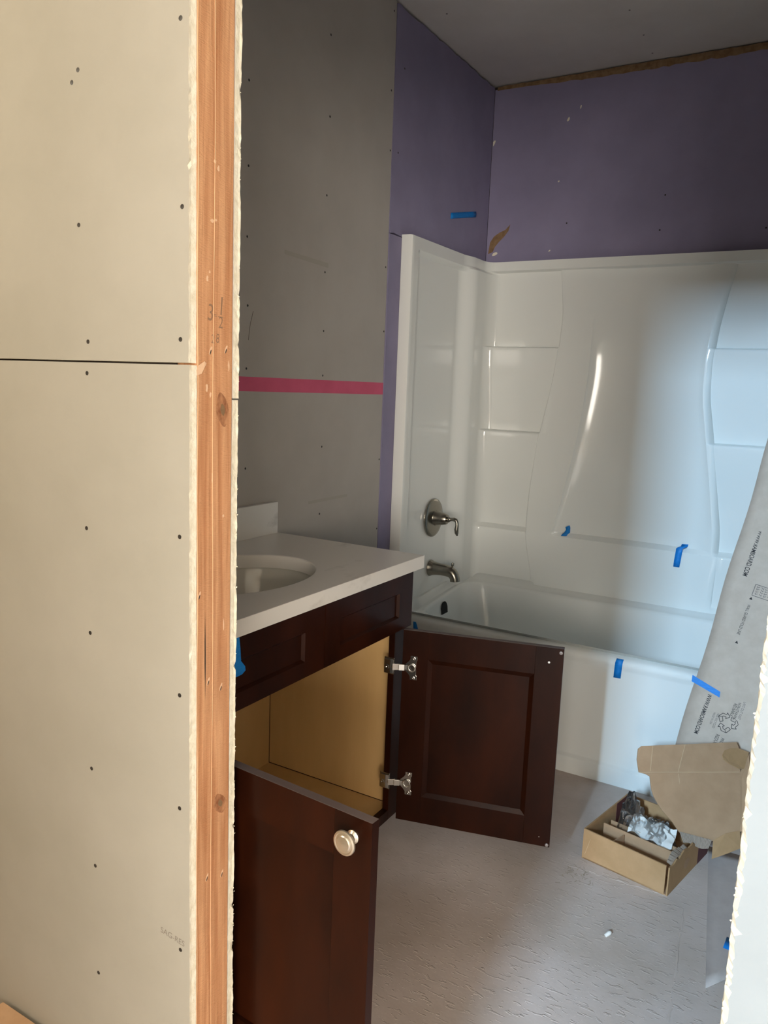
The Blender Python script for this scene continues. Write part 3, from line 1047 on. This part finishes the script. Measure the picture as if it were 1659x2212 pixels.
# right-hand door, its back face towards the doorway
dR, X, dn, base, du = make_door((-40.03, 74.02), (16.83, 4.37), 'door with its recessed back face showing', False, flip=1)
W_, z0, z1 = 17.4, 5.15, 27.7
for bu, bz in ((W_ - .30, z1 - .44), (W_ - .15 - .14, z0 + .26)):
    MB().lathe(X(Vector((bu, 0, bz))), dn, [(0, .19), (.07, .19), (.12, .1), (.13, .005)], 14, cap=False).build('bumper', rubber, dR, smooth=True)
MB().lathe(X(Vector((15.93, 0, 26.07))), dn, [(.004, .12), (.01, .005)], 10, cap=False).build('drill_hole', white_plastic, dR)
MB().lathe(X(Vector((16.22, 0, 6.2))), dn, [(.004, .05), (.01, .005)], 8, cap=False).build('drill_hole', white_plastic, dR)


def add_hinge(zc):
    o = MB()
    # plate on the door (wings with screw heads), cup dome, arm, clip on the face frame
    pl = [(.40, -.40), (.75, -.72), (.95, -1.02), (.95, -1.36), (1.72, -1.36), (1.72, -.90), (1.62, -.80), (1.62, .80), (1.72, .90), (1.72, 1.36), (.95, 1.36), (.95, 1.02), (.75, .72), (.40, .40)]
    o.plate([(u, -.10, zc + v) for u, v in pl], (0, .10, 0))
    o.lathe((1.12, -.10, zc), (0, -1, 0), [(0, .50), (.16, .48), (.18, .40), (.06, .34), (.04, .01)], 22, cap=False)
    for v in (-1.12, 1.12):
        o.lathe((1.36, -.10, zc + v), (0, -1, 0), [(0, .22), (.06, .20), (.09, .10), (.05, .02)], 12, cap=False)
    o.hexa([(.2, -.30, zc - .22), (.75, -.22, zc - .3), (.75, -.06, zc - .3), (.2, -.12, zc - .22), (.2, -.30, zc + .22), (.75, -.22, zc + .3), (.75, -.06, zc + .3), (.2, -.12, zc + .22)])
    o.tube([(.3, -.22, zc - .32), (.3, -.22, zc + .32)], .1, 8)
    o.tube([(.02, -.32, zc - .3), (.02, -.32, zc + .3)], .09, 8)
    o.hexa([(-.25, -.50, zc - .34), (.34, -.32, zc - .34), (.34, -.16, zc - .34), (-.25, -.26, zc - .34), (-.25, -.50, zc + .34), (.34, -.32, zc + .34), (.34, -.16, zc + .34), (-.25, -.26, zc + .34)])
    o.xf(X)
    q = MB()
    ye = Y1c - 2.4                                # inner edge of the face-frame stile
    q.box(XFF - 1.15, XFF + .12, ye - .16, ye, zc - .95, zc + .95)
    q.box(XFF - 1.05, XFF - .30, ye - .36, ye - .16, zc - .75, zc + .75)
    q.lathe((XFF - .66, ye - .36, zc - .1), (0, -1, 0), [(0, .27), (.08, .24), (.08, .10), (.03, .01)], 14, cap=False)
    q.hexa([(XFF - .25, ye - .42, zc - .8), (XFF + .1, ye - .3, zc - .8), (XFF + .1, ye - .16, zc - .8), (XFF - .25, ye - .16, zc - .8), (XFF - .25, ye - .42, zc + .8), (XFF + .1, ye - .3, zc + .8), (XFF + .1, ye - .16, zc + .8), (XFF - .25, ye - .16, zc + .8)])
    q.hexa([(XFF - .3, ye - .28, zc - .2), (XFF + .1, ye - .4, zc - .15), (XFF + .1, ye - .1, zc - .15), (XFF - .3, ye - .1, zc - .2),
            (XFF - .3, ye - .28, zc + .2), (XFF + .1, ye - .4, zc + .15), (XFF + .1, ye - .1, zc + .15), (XFF - .3, ye - .1, zc + .2)])
    q.hexa([(XFF + .05, ye - .42, zc - .36), (XFF + .75, ye + .12, zc - .36), (XFF + .75, ye + .3, zc - .36), (XFF + .05, ye - .1, zc - .36),
            (XFF + .05, ye - .42, zc + .36), (XFF + .75, ye + .12, zc + .36), (XFF + .75, ye + .3, zc + .36), (XFF + .05, ye - .1, zc + .36)])
    o.add(q.v, q.f)
    o.build('hinge', steel, dR, bevel=.02)['label'] = 'shiny steel concealed hinge'


add_hinge(23.45)
add_hinge(9.75)
# left-hand door swung out past the jamb, outer face and knob towards the doorway
dL, X2, dn2, base2, du2 = make_door((-39.75, 39.72), (17.35, -1.23), 'door nearest the doorway, with the round knob', False, knob=(17.4 - 1.42, 26.35), flip=1, c=.10)

# ------------------------------------------------------------------ countertop with an oval cut-out, splash, sink
CX, CY, AX, AY = -49.5, 57.0, 6.8, 9.2
ct0, ct1 = 34.41, 35.82
x0, x1, y0, y1 = -60.25, -39.15, 39.0, 76.5
N = 96
outer, inner = [], []
angs = [2 * math.pi * i / N for i in range(N)]
cor = [math.atan2(y - CY, x - CX) % (2 * math.pi) for x, y in ((x1, y1), (x0, y1), (x0, y0), (x1, y0))]
for c in cor:
    j = min(range(N), key=lambda i: abs(angs[i] - c))
    angs[j] = c
for a in angs:
    dx, dy = math.cos(a), math.sin(a)
    t = min(((x1 - CX) / dx) if dx > 1e-9 else 1e9, ((x0 - CX) / dx) if dx < -1e-9 else 1e9,
            ((y1 - CY) / dy) if dy > 1e-9 else 1e9, ((y0 - CY) / dy) if dy < -1e-9 else 1e9)
    outer.append((CX + dx * t, CY + dy * t))
    ae = math.atan2(dy / AY, dx / AX)
    inner.append((CX + AX * math.cos(ae), CY + AY * math.sin(ae)))
ring = lambda P, z: [(x, y, z) for x, y in P]
sc = lambda P, s: [(CX + (x - CX) * s, CY + (y - CY) * s) for x, y in P]
mb = MB().grid([ring(outer, ct0), ring(outer, ct1 - .03), ring([(x + (.03 if x < CX else -.03), y + (.03 if y < CY else -.03)) for x, y in outer], ct1),
                ring(sc(inner, 1.012), ct1), ring(inner, ct1 - .08), ring(inner, ct0), ring(outer, ct0)], close=True)
ct = mb.build('countertop', quartz, smooth=True, angle=30)
tag(ct, 'white quartz vanity countertop with faint grey veins and oval sink cutout', 'countertop')
sp2 = MB().box(-60.25, -59.5, 39.2, 76.2, ct1, 39.7).build('backsplash', quartz, bevel=.04)
tag(sp2, 'short white quartz backsplash strip on the rear of the countertop', 'backsplash')
sk = empty('sink', (CX, CY, 28.5))
tag(sk, 'cream oval undermount sink basin set below the countertop cutout', 'sink')
rg = []
for s, z in ((1.10, ct0 - .02), (1.03, ct0 - .02), (1.01, ct0 - .35), (.98, 33.2), (.92, 31.6), (.80, 30.1), (.62, 29.2), (.38, 28.75), (.14, 28.6), (.10, 28.4)):
    rg.append(ring(sc(inner, s), z))
MB().grid(rg, close=True).build('basin', porcelain, sk, smooth=True, angle=50)
MB().lathe((CX, CY, 28.42), (0, 0, 1), [(0, .95), (.2, .95), (.24, .8), (.16, .55), (.12, .01)], 24, cap=False).build('drain', chrome, sk, smooth=True)

# ------------------------------------------------------------------ blue tape strips
def tape(pts, off, label):
    o = MB().plate(pts, off).build('tape_strip', blue)
    return tag(o, label, 'tape', 'blue painter tape strips')


def tape_grid(rows, label):
    o = MB().grid(rows).build('tape_strip', blue, smooth=True)
    md = o.modifiers.new('solid', 'SOLIDIFY')
    md.thickness = .03 * I
    return tag(o, label, 'tape', 'blue painter tape strips')


tape_grid([[(XW + .06 + .25 * sst(.75, 1, i / 8), 121.3 + 9.3 * i / 8, 81.8 + 2.05 * i / 8),
            (XW + .09 + .3 * sst(.75, 1, i / 8), 121.3 + 9.3 * i / 8 + .05 * (i % 2), 82.3 + 2.05 * i / 8),
            (XW + .06 + .2 * sst(.75, 1, i / 8), 121.35 + 9.3 * i / 8, 82.75 + 2.05 * i / 8)] for i in range(9)],
          'blue tape strip stuck to the purple side wall above the surround')
tape_grid([[(x, y, z), (x + 1.0 - .3 * (i > 2), y, z + .1 + .35 * (i > 2))] for i, (x, y, z) in enumerate(((-40.9, 131.0, 29.95), (-40.75, 131.15, 30.3), (-40.45, 131.4, 30.6), (-40.2, 131.5, 31.1), (-40.3, 131.3, 31.5)))],
          'small curled blue tape piece on the surround ledge')
tape_grid([[(x, y, z), (x + w, y, z + dz)] for x, y, z, w, dz in ((-22.15, 131.38, 27.3, .95, 0), (-22.1, 131.36, 28.4, 1.0, 0), (-22.0, 131.34, 29.6, 1.0, 0), (-21.95, 131.33, 30.35, 1.0, .05), (-21.7, 131.6, 30.55, 1.0, .0),
                                                                 (-21.4, 132.2, 30.65, 1.0, .0), (-21.3, 132.3, 31.0, 1.0, .05))],
          'blue tape strip folded over the surround ledge, hanging down')
tape_grid([[(-24.5, 107.06, 15.5), (-23.5, 107.06, 15.55)], [(-24.46, 107.03, 16.5), (-23.46, 107.03, 16.55)], [(-24.42, 106.92, 17.0), (-23.42, 106.92, 17.0)],
           [(-24.38, 106.81, 17.4), (-23.38, 106.81, 17.4)], [(-24.36, 106.81, 17.75), (-23.36, 106.81, 17.75)], [(-24.3, 106.95, 18.1), (-23.33, 106.95, 18.1)], [(-24.25, 107.15, 18.3), (-23.3, 107.15, 18.3)]],
          'blue tape strip on the bright front of the tub apron')
tape_grid([[(-56.2, 107.05, 15.6), (-55.3, 107.05, 15.6)], [(-56.15, 107.02, 16.6), (-55.35, 107.02, 16.6)], [(-56.1, 106.84, 17.3), (-55.5, 106.84, 17.3)],
           [(-56.1, 106.82, 17.7), (-55.65, 106.82, 17.7)]],
          'blue tape scrap at the tub rim just behind the vanity corner')
tape([(XF + .04, 45.4, 34.1), (XF + .04, 46.6, 34.1), (XF + .05, 46.75, 33.0), (XF + .05, 46.85, 31.9), (XF + .06, 47.35, 31.3), (XF + .06, 47.4, 30.95), (XF + .06, 47.0, 30.75), (XF + .05, 46.3, 30.7), (XF + .05, 45.4, 31.0)],
     (-.03, 0, 0), 'blue tape strip hanging on the dark drawer front under the counter')

# ------------------------------------------------------------------ protection boards
BN = Vector((0, -1, .3)).normalized()
def bp_(x, z, lift=0.0):
    return Vector((x, 101 + .3 * z, z)) + BN * lift


def left_edge(z):
    return -16.45 + .1485 * z + .12 * math.sin(z * .35)


rows = []
for i in range(32):
    z = 64.0 * i / 31
    r = []
    for j in range(9):
        f = j / 8
        x = left_edge(z) + (-.1 - left_edge(z)) * f
        c = .35 * math.sin(f * math.pi) * sst(0, 20, z)
        r.append(bp_(x, z, c))
    rows.append(r)
bd = MB().grid(rows).build('floor_protection_board', kraft, smooth=True)
md = bd.modifiers.new('solid', 'SOLIDIFY')
md.thickness = .07 * I
md.offset = 0
tag(bd, 'tall grey-brown protection board with black print leaning on the tub', 'board')
XD = (-.193, -.282, -.938)
YD = (.98, -.055, -.185)
def on(x, z):
    f = (x - left_edge(z)) / (-.1 - left_edge(z))
    return bp_(x, z, .35 * math.sin(clamp(f) * math.pi) * sst(0, 20, z) + .06)


text('printed_lettering', 'WWW.RAMBOARD.COM', on(-8.75, 37.5), XD, YD, 6.2, ink, bd, ysc=1.5, bold=.012)
text('printed_lettering', 'WWW.RAMBOARD.COM', on(-12.0, 16.5), XD, YD, 5.4, ink, bd, ysc=1.5, bold=.012)
text('printed_lettering', 'WALL GUARD FOLD LINE', on(-8.85, 28.2), XD, YD, 4.1, ink, bd, ysc=1.5)
for x, z in ((-8.55, 29.0), (-9.5, 23.4)):
    P = on(x, z)
    u, v = Vector(XD), Vector(YD)
    MB().plate([P - u * .15 - v * .02, P + u * .2 - v * .2, P + u * .2 + v * .2], BN * .005).build('printed_arrow', ink, bd)


def stroke(mb, pts, w, closed=False):
    """flat printed line through 3-D points lying on the board"""
    pts = [Vector(p) for p in pts]
    if closed:
        pts.append(pts[0])
    for a, b_ in zip(pts, pts[1:]):
        d = (b_ - a).normalized()
        s = d.cross(BN).normalized() * w
        mb.add([a - s, b_ - s, b_ + s, a + s], [(0, 1, 2, 3)])


mb = MB()
P0 = on(-7.5, 29.9)
U, Vv = Vector(XD).normalized(), Vector(YD).normalized()
loc = lambda a, b_: P0 + U * a + Vv * b_
stroke(mb, [loc(-.75, -.9), loc(.75, -.9), loc(.75, 1.4), loc(-.75, 1.4)], .035, True)
for k in range(4):
    b0 = -.62 + k * .5
    for a in (-.5, -.2, .12, .42):
        stroke(mb, [loc(a - .1, b0), loc(a + .1, b0 + (.25 if k % 2 else .05)), loc(a - .06, b0 + .32)], .03)
mb.build('printed_logo', ink_grey, bd)
# recycling triangle of three folded arrows
mb = MB()
P0 = on(-9.3, 13.5)
loc = lambda a, b_: P0 + U * a + Vv * b_
for k in range(3):
    an = k * 2 * math.pi / 3 + .5
    R_ = lambda a, b_: loc(a * math.cos(an) - b_ * math.sin(an), a * math.sin(an) + b_ * math.cos(an))
    stroke(mb, [R_(-.62, .62), R_(-.30, 1.22), R_(.34, 1.22), R_(.62, .80), R_(.84, .93), R_(.72, .36), R_(.16, .50), R_(.36, .64), R_(.18, .92), R_(.0, .92), R_(-.26, .46)], .035, True)
    stroke(mb, [R_(-.30, 1.22), R_(.0, .92)], .03)
mb.build('printed_symbol', ink, bd)
text('printed_lettering', '100% RECYCLED', on(-10.6, 14.4), XD, YD, 2.0, ink_grey, bd, ysc=1.4)
text('printed_lettering', 'MADE IN USA', on(-11.05, 14.4), XD, YD, 1.6, ink_grey, bd, ysc=1.4)
text('printed_lettering', 'LAYS OUT FAST', on(-7.75, 16.4), XD, YD, 2.3, ink_grey, bd, ysc=1.4)
text('printed_lettering', 'NON-STAINING', on(-8.3, 16.2), XD, YD, 2.3, ink, bd, ysc=1.4)
text('printed_lettering', 'REUSABLE', on(-8.8, 16.0), XD, YD, 1.7, ink, bd, ysc=1.4)
text('printed_lettering', 'PROTECTION', on(-9.75, 11.6), XD, YD, 2.4, ink, bd, ysc=1.4)
text('printed_lettering', 'REDUCE', on(-10.4, 11.9), XD, YD, 1.6, ink, bd, ysc=1.4)
tape([bp_(-14.22, 18.35, .12), bp_(-10.6, 17.0, .38), bp_(-10.6, 16.3, .38), bp_(-14.22, 17.55, .12)], BN * .03, 'blue tape strip stuck across the edge of the leaning board')

rows = []
for i in range(14):
    f = i / 13
    pl_ = Vector((-5.75 - 3.5 * f, 72.4 + 25.5 * f, .03))
    r = []
    for j in range(7):
        g = j / 6
        pr2 = Vector((.7, 82.5 + 15.4 * f, .03))
        q = pl_ + (pr2 - pl_) * g
        q.z = .05 + (.18 if i == 0 else 0) * (1 - g * .3) + .05 * g
        r.append(q)
    rows.append(r)
fsheet = MB().grid(rows).build('floor_protection_sheet', kraft_floor, smooth=True)
md = fsheet.modifiers.new('solid', 'SOLIDIFY')
md.thickness = .06 * I
md.offset = 1
tag(fsheet, 'flat grey protection sheet lying on the floor by the doorway edge', 'sheet')
tape_grid([[(-5.15, 79.3, .17), (-5.05, 81.2, .17)], [(-4.0, 79.2, .19), (-3.9, 81.1, .19)], [(-2.5, 79.1, .2), (-2.4, 81.0, .2)]], 'blue tape bit on the grey floor sheet beside the doorway edge')

# ------------------------------------------------------------------ cardboard carton with torn lid
bx = empty('cardboard_box', (-16, 91, 0))
tag(bx, 'small open cardboard carton with torn raised lid and inner dividers', 'box')
FL, FR = Vector((-21.71, 86.83, 0)), Vector((-11.72, 84.89, 0))
BL, BR = Vector((-19.4, 98.3, 0)), Vector((-9.3, 96.4, 0))
H_ = 3.7
up_ = lambda p, h: Vector((p.x, p.y, h))


def wall_piece(name, a, b_, h0, h1, th, m, parent=bx, ha=None):
    d = (b_ - a).normalized()
    nrm = Vector((-d.y, d.x, 0)) * th
    p = [up_(a, h0), up_(b_, h0), up_(b_ + nrm, h0), up_(a + nrm, h0)]
    q = [up_(a, ha or h1), up_(b_, h1), up_(b_ + nrm, h1), up_(a + nrm, ha or h1)]
    return MB().hexa(p + q).build(name, m, parent)


wall_piece('front_wall', FL, FL + (FR - FL) * .972, .02, 3.5, .16, card, ha=3.75)
wall_piece('left_wall', BL, FL, .02, 3.75, .16, card)
wall_piece('back_wall', BR, BL, .02, 3.75, .16, card)
MB().plate([FL + Vector((0, 0, .03)), FR + Vector((0, 0, .03)), BR + Vector((0, 0, .03)), BL + Vector((0, 0, .03))], (0, 0, .14)).build('base', card_in, bx)
# right wall with ragged torn top
dR_ = (BR - FR)
nR = Vector((-dR_.y, dR_.x, 0)).normalized() * .16
P = [FR.copy() + Vector((.12, 0, .02)), BR + Vector((.12, 0, .02))]
tp = []
for i in range(19):
    f = 1 - i / 18
    h = 3.3 + .3 * math.sin(f * 9) * .6 + random.uniform(-.18, .18) + (.5 if .3 < f < .6 else 0)
    tp.append(up_(FR + dR_ * f + Vector((.12, 0, 0)), h))
MB().plate(P + tp, nR).build('right_wall', card, bx)
# dark printed corner bands
e = .05
MB().plate([up_(BL + (FL - BL) * .02, 2.2) + Vector((.2, 0, 0)), up_(BL + (FL - BL) * .30, .3) + Vector((.2, 0, 0)), up_(BL + (FL - BL) * .30, 3.72) + Vector((.2, 0, 0)), up_(BL + (FL - BL) * .02, 3.72) + Vector((.2, 0, 0))], (.03, 0, 0)).build('printed_band', card_maroon, bx)
MB().plate([up_(FR + dR_ * .72, .05) + Vector((.14, 0, 0)), up_(FR + dR_ * .99, .05) + Vector((.14, 0, 0)), up_(FR + dR_ * .99, 3.3) + Vector((.14, 0, 0)), up_(FR + dR_ * .72, 3.3) + Vector((.14, 0, 0))], (.02, 0, 0)).build('printed_band', card_maroon, bx)
ov_c = FR + dR_ * .42 + Vector((.15, 0, 1.8))
dd = dR_.normalized()
MB().plate([ov_c + dd * .75 * math.cos(a) + Vector((0, 0, .6 * math.sin(a))) for a in [k * math.pi / 8 for k in range(16)]], (.01, 0, 0)).build('printed_oval', card_in, bx)
# dividers
lerp = lambda a, b_, t: a + (b_ - a) * t
wall_piece('divider', lerp(FL, BL, .27) + Vector((.9, 0, 0)), lerp(FR, BR, .27), .2, 3.45, .12, card_in)
wall_piece('divider', lerp(FL, BL, .40) + Vector((1.1, 0, 0)), lerp(FR, BR, .40), .2, 3.25, .12, card_in)
wall_piece('divider', lerp(lerp(FL, BL, .02), lerp(FR, BR, .02), .32), lerp(lerp(FL, BL, .26), lerp(FR, BR, .26), .36), .2, 3.2, .12, card_in)
# lid: panel torn along its left side, tuck flap, ear, side flap
LN = Vector((-8 / 13.04, 10.3 / 13.04, -.62)).normalized()
th = LN * .14
lidp = [(-17.14, 92.12, 9.92), (-16.4, 92.5, 9.75), (-15.94, 92.71, 9.5), (-15.75, 92.4, 8.9), (-15.5, 92.1, 8.2), (-15.15, 91.83, 7.59), (-14.6, 91.72, 6.9), (-14.05, 91.65, 6.27), (-13.4, 91.7, 5.68), (-12.81, 91.74, 5.16), (-11.94, 91.67, 4.2),
        (-11.2, 91.95, 3.85), (-10.25, 92.5, 3.62), (-9.5, 92.9, 3.5), (-8.41, 93.55, 3.3), (-7.2, 94.85, 3.75), (-5.91, 96.19, 4.0), (-6.3, 97.9, 6.6), (-6.55, 99.01, 8.22), (-6.84, 99.9, 9.66)]
MB().plate(lidp, th).build('lid', card_in, bx)
MB().plate([(-17.14, 92.12, 9.95), (-17.6, 92.74, 11.18), (-17.72, 93.5, 12.2), (-17.4, 93.85, 12.5), (-12.5, 97.6, 12.62), (-7.75, 101.55, 12.65), (-7.2, 101.2, 11.8), (-6.84, 99.9, 9.70)], th).build('lid_flap', card_in, bx)
MB().plate([(-6.27, 101.88, 11.6), (-6.48, 100.47, 10.01), (-7.0, 99.9, 10.1), (-8.17, 99.45, 10.73), (-8.85, 99.35, 11.2), (-9.03, 99.5, 11.6), (-8.9, 100.0, 12.05), (-8.3, 100.6, 12.2), (-7.5, 101.2, 12.15)], LN * .1 - Vector((0, .1, 0))).xf(lambda p: p + Vector((.15, -1.0, .25)) * clamp((-6.5 - p.x) / 2.4)).build('lid_ear', card, bx)
MB().plate([(-6.84, 99.9, 9.66), (-5.91, 96.19, 4.0), (-5.3, 96.4, 4.3), (-5.6, 99.2, 8.3), (-6.2, 101.8, 11.4)], th * .8).build('lid_side', card_in, bx)
MB().plate([(-8.41, 93.55, 3.3), (-7.3, 94.7, 3.95), (-5.91, 96.19, 4.05), (-5.51, 95.33, 2.51), (-6.8, 93.9, 2.1), (-8.26, 92.49, 1.62)], (0, .1, .08)).build('side_flap', card, bx)
# bared flutes along the tear, creases in the lid
rows = []
for i in range(46):
    f = i / 45
    a = Vector((-11.94, 91.67, 4.25)).lerp(Vector((-8.6, 93.4, 3.45)), f) - LN * (.08 + .05 * (i % 2))
    b_ = Vector((-11.35, 91.35, 3.2)).lerp(Vector((-8.8, 92.7, 2.55)), f) + Vector((0, 0, .14 * math.sin(f * 7))) - LN * (.08 + .05 * (i % 2))
    rows.append([a, b_])
MB().grid(rows).build('torn_flutes', flute, bx)
rows = []
for i in range(18):
    f = i / 17
    a = up_(FR + dR_ * (.04 + .42 * f), 3.5 + .25 * math.sin(f * 5)) + Vector((.05, 0, 0))
    b_ = a + Vector((-.5 - .25 * math.sin(f * 3), .1, .15 + .3 * f + .08 * math.sin(i * 2.1)))
    rows.append([b_, a])
MB().grid(rows).build('torn_flutes', flute, bx)
for a, b_ in (((-16.0, 93.0, 9.98), (-16.3, 94.7, 12.5)), ((-13.2, 95.1, 9.8), (-13.0, 97.2, 12.6)), ((-13.1, 95.0, 9.7), (-11.6, 92.6, 4.4)), ((-17.1, 92.1, 9.93), (-6.9, 99.85, 9.68))):
    MB().tube([Vector(a) - LN * .005, Vector(b_) - LN * .005], .035, 5).build('crease', card_crease, bx)
MB().tube([up_(FL, .25) + Vector((.25, -.02, 0)) * 1, Vector((-18.6, 86.2, 1.6)) + Vector((-2.2, .38, 1.2))], .02, 4).build('crease', card_crease, bx)

# contents: nickel fitting and leaflet in a clear bag
fit = empty('metal_fitting', (-15.6, 93.5, .3))
tag(fit, 'shiny metal plumbing fitting in the clear bag inside the carton', 'fitting')
MB().lathe((-18.2, 93.6, 2.2), (.95, -.3, .12), [(0, .2), (.1, 1.15), (.5, 1.2), (.9, .8), (2.5, .75), (2.7, 1.0), (3.4, 1.0), (3.6, .6), (5.6, .55), (5.7, .02)], 24).build('body', chrome, fit, smooth=True)
MB().lathe((-15.6, 94.2, 1.8), (.3, .5, .8), [(0, .5), (.9, .48), (1.0, .75), (1.4, .75), (1.5, .02)], 18).build('coupling', steel, fit, smooth=True)
lf = MB().grid([[Vector((-17.4 + 5.2 * i / 12, 89.95 + 3.0 * j / 7 - .95 * i / 12, 3.2 + .13 * j + .28 * math.sin(i * 1.1 + j * .8) + .18 * math.sin(j * 2.1 + i * .5))) for j in range(8)] for i in range(13)]).build('folded_leaflet', white_plastic, smooth=True)
tag(lf, 'crumpled white leaflet in the clear bag inside the carton', 'paper')
from mathutils import noise as mnoise
rows = []
c0, c1 = Vector((-19.0, 92.9, .9)), Vector((-12.0, 90.9, .9))
for i in range(41):
    f = i / 40
    c = c0.lerp(c1, f)
    rr = 2.15 * (sst(-.02, .14, f) * (1 - .75 * sst(.80, 1.02, f)))
    peak = 1.0 + 1.0 * math.exp(-((f - .12) / .13) ** 2)
    r = []
    for j in range(40):
        a = 2 * math.pi * j / 40
        nn = mnoise.noise(Vector((f * 6, math.cos(a) * 1.7, math.sin(a) * 1.7)))
        n2 = abs(mnoise.noise(Vector((f * 13 + 5, math.cos(a) * 4, math.sin(a) * 4))))
        q = rr * (1 + .28 * nn + .35 * n2)
        zz = c.z + 1.15 + q * math.sin(a) * (peak * .95 if math.sin(a) > 0 else .85)
        r.append((c.x + .25 * q * math.cos(a), c.y + q * math.cos(a) * 1.0, max(zz, .25)))
    rows.append(r)
bag = MB().grid(rows, close=True).build('plastic_bag', film, smooth=True, angle=25)
tag(bag, 'crinkled clear plastic bag stuffed in the open carton', 'bag')

# ------------------------------------------------------------------ small things
pg = MB().lathe((-15.4, 74.9, .24), (.5, .85, .25), [(-.42, .01), (-.4, .17), (-.1, .2), (.1, .22), (.3, .16), (.4, .02)], 14, cap=False).build('wall_plug', white_plastic, smooth=True)
tag(pg, 'tiny white plastic plug lying alone on the floor', 'plug')
hb = empty('hall_carton', (-50, 28.5, 0))
tag(hb, 'brown cardboard carton standing against the beige board beside the doorway', 'box')
MB().plate([(-47.6 - 6, 30.2, 0), (-47.4, 30.2, 0), (-46.0, 33.7, 0), (-53, 33.7, 0)], (0, 0, 4.4)).build('carton_body', card, hb)
MB().plate([(-53.6, 30.2, 4.4), (-47.4, 30.2, 4.4), (-46.0, 33.7, 4.4), (-53, 33.7, 4.4)], (0, 0, .12)).build('carton_lid', card_in, hb)
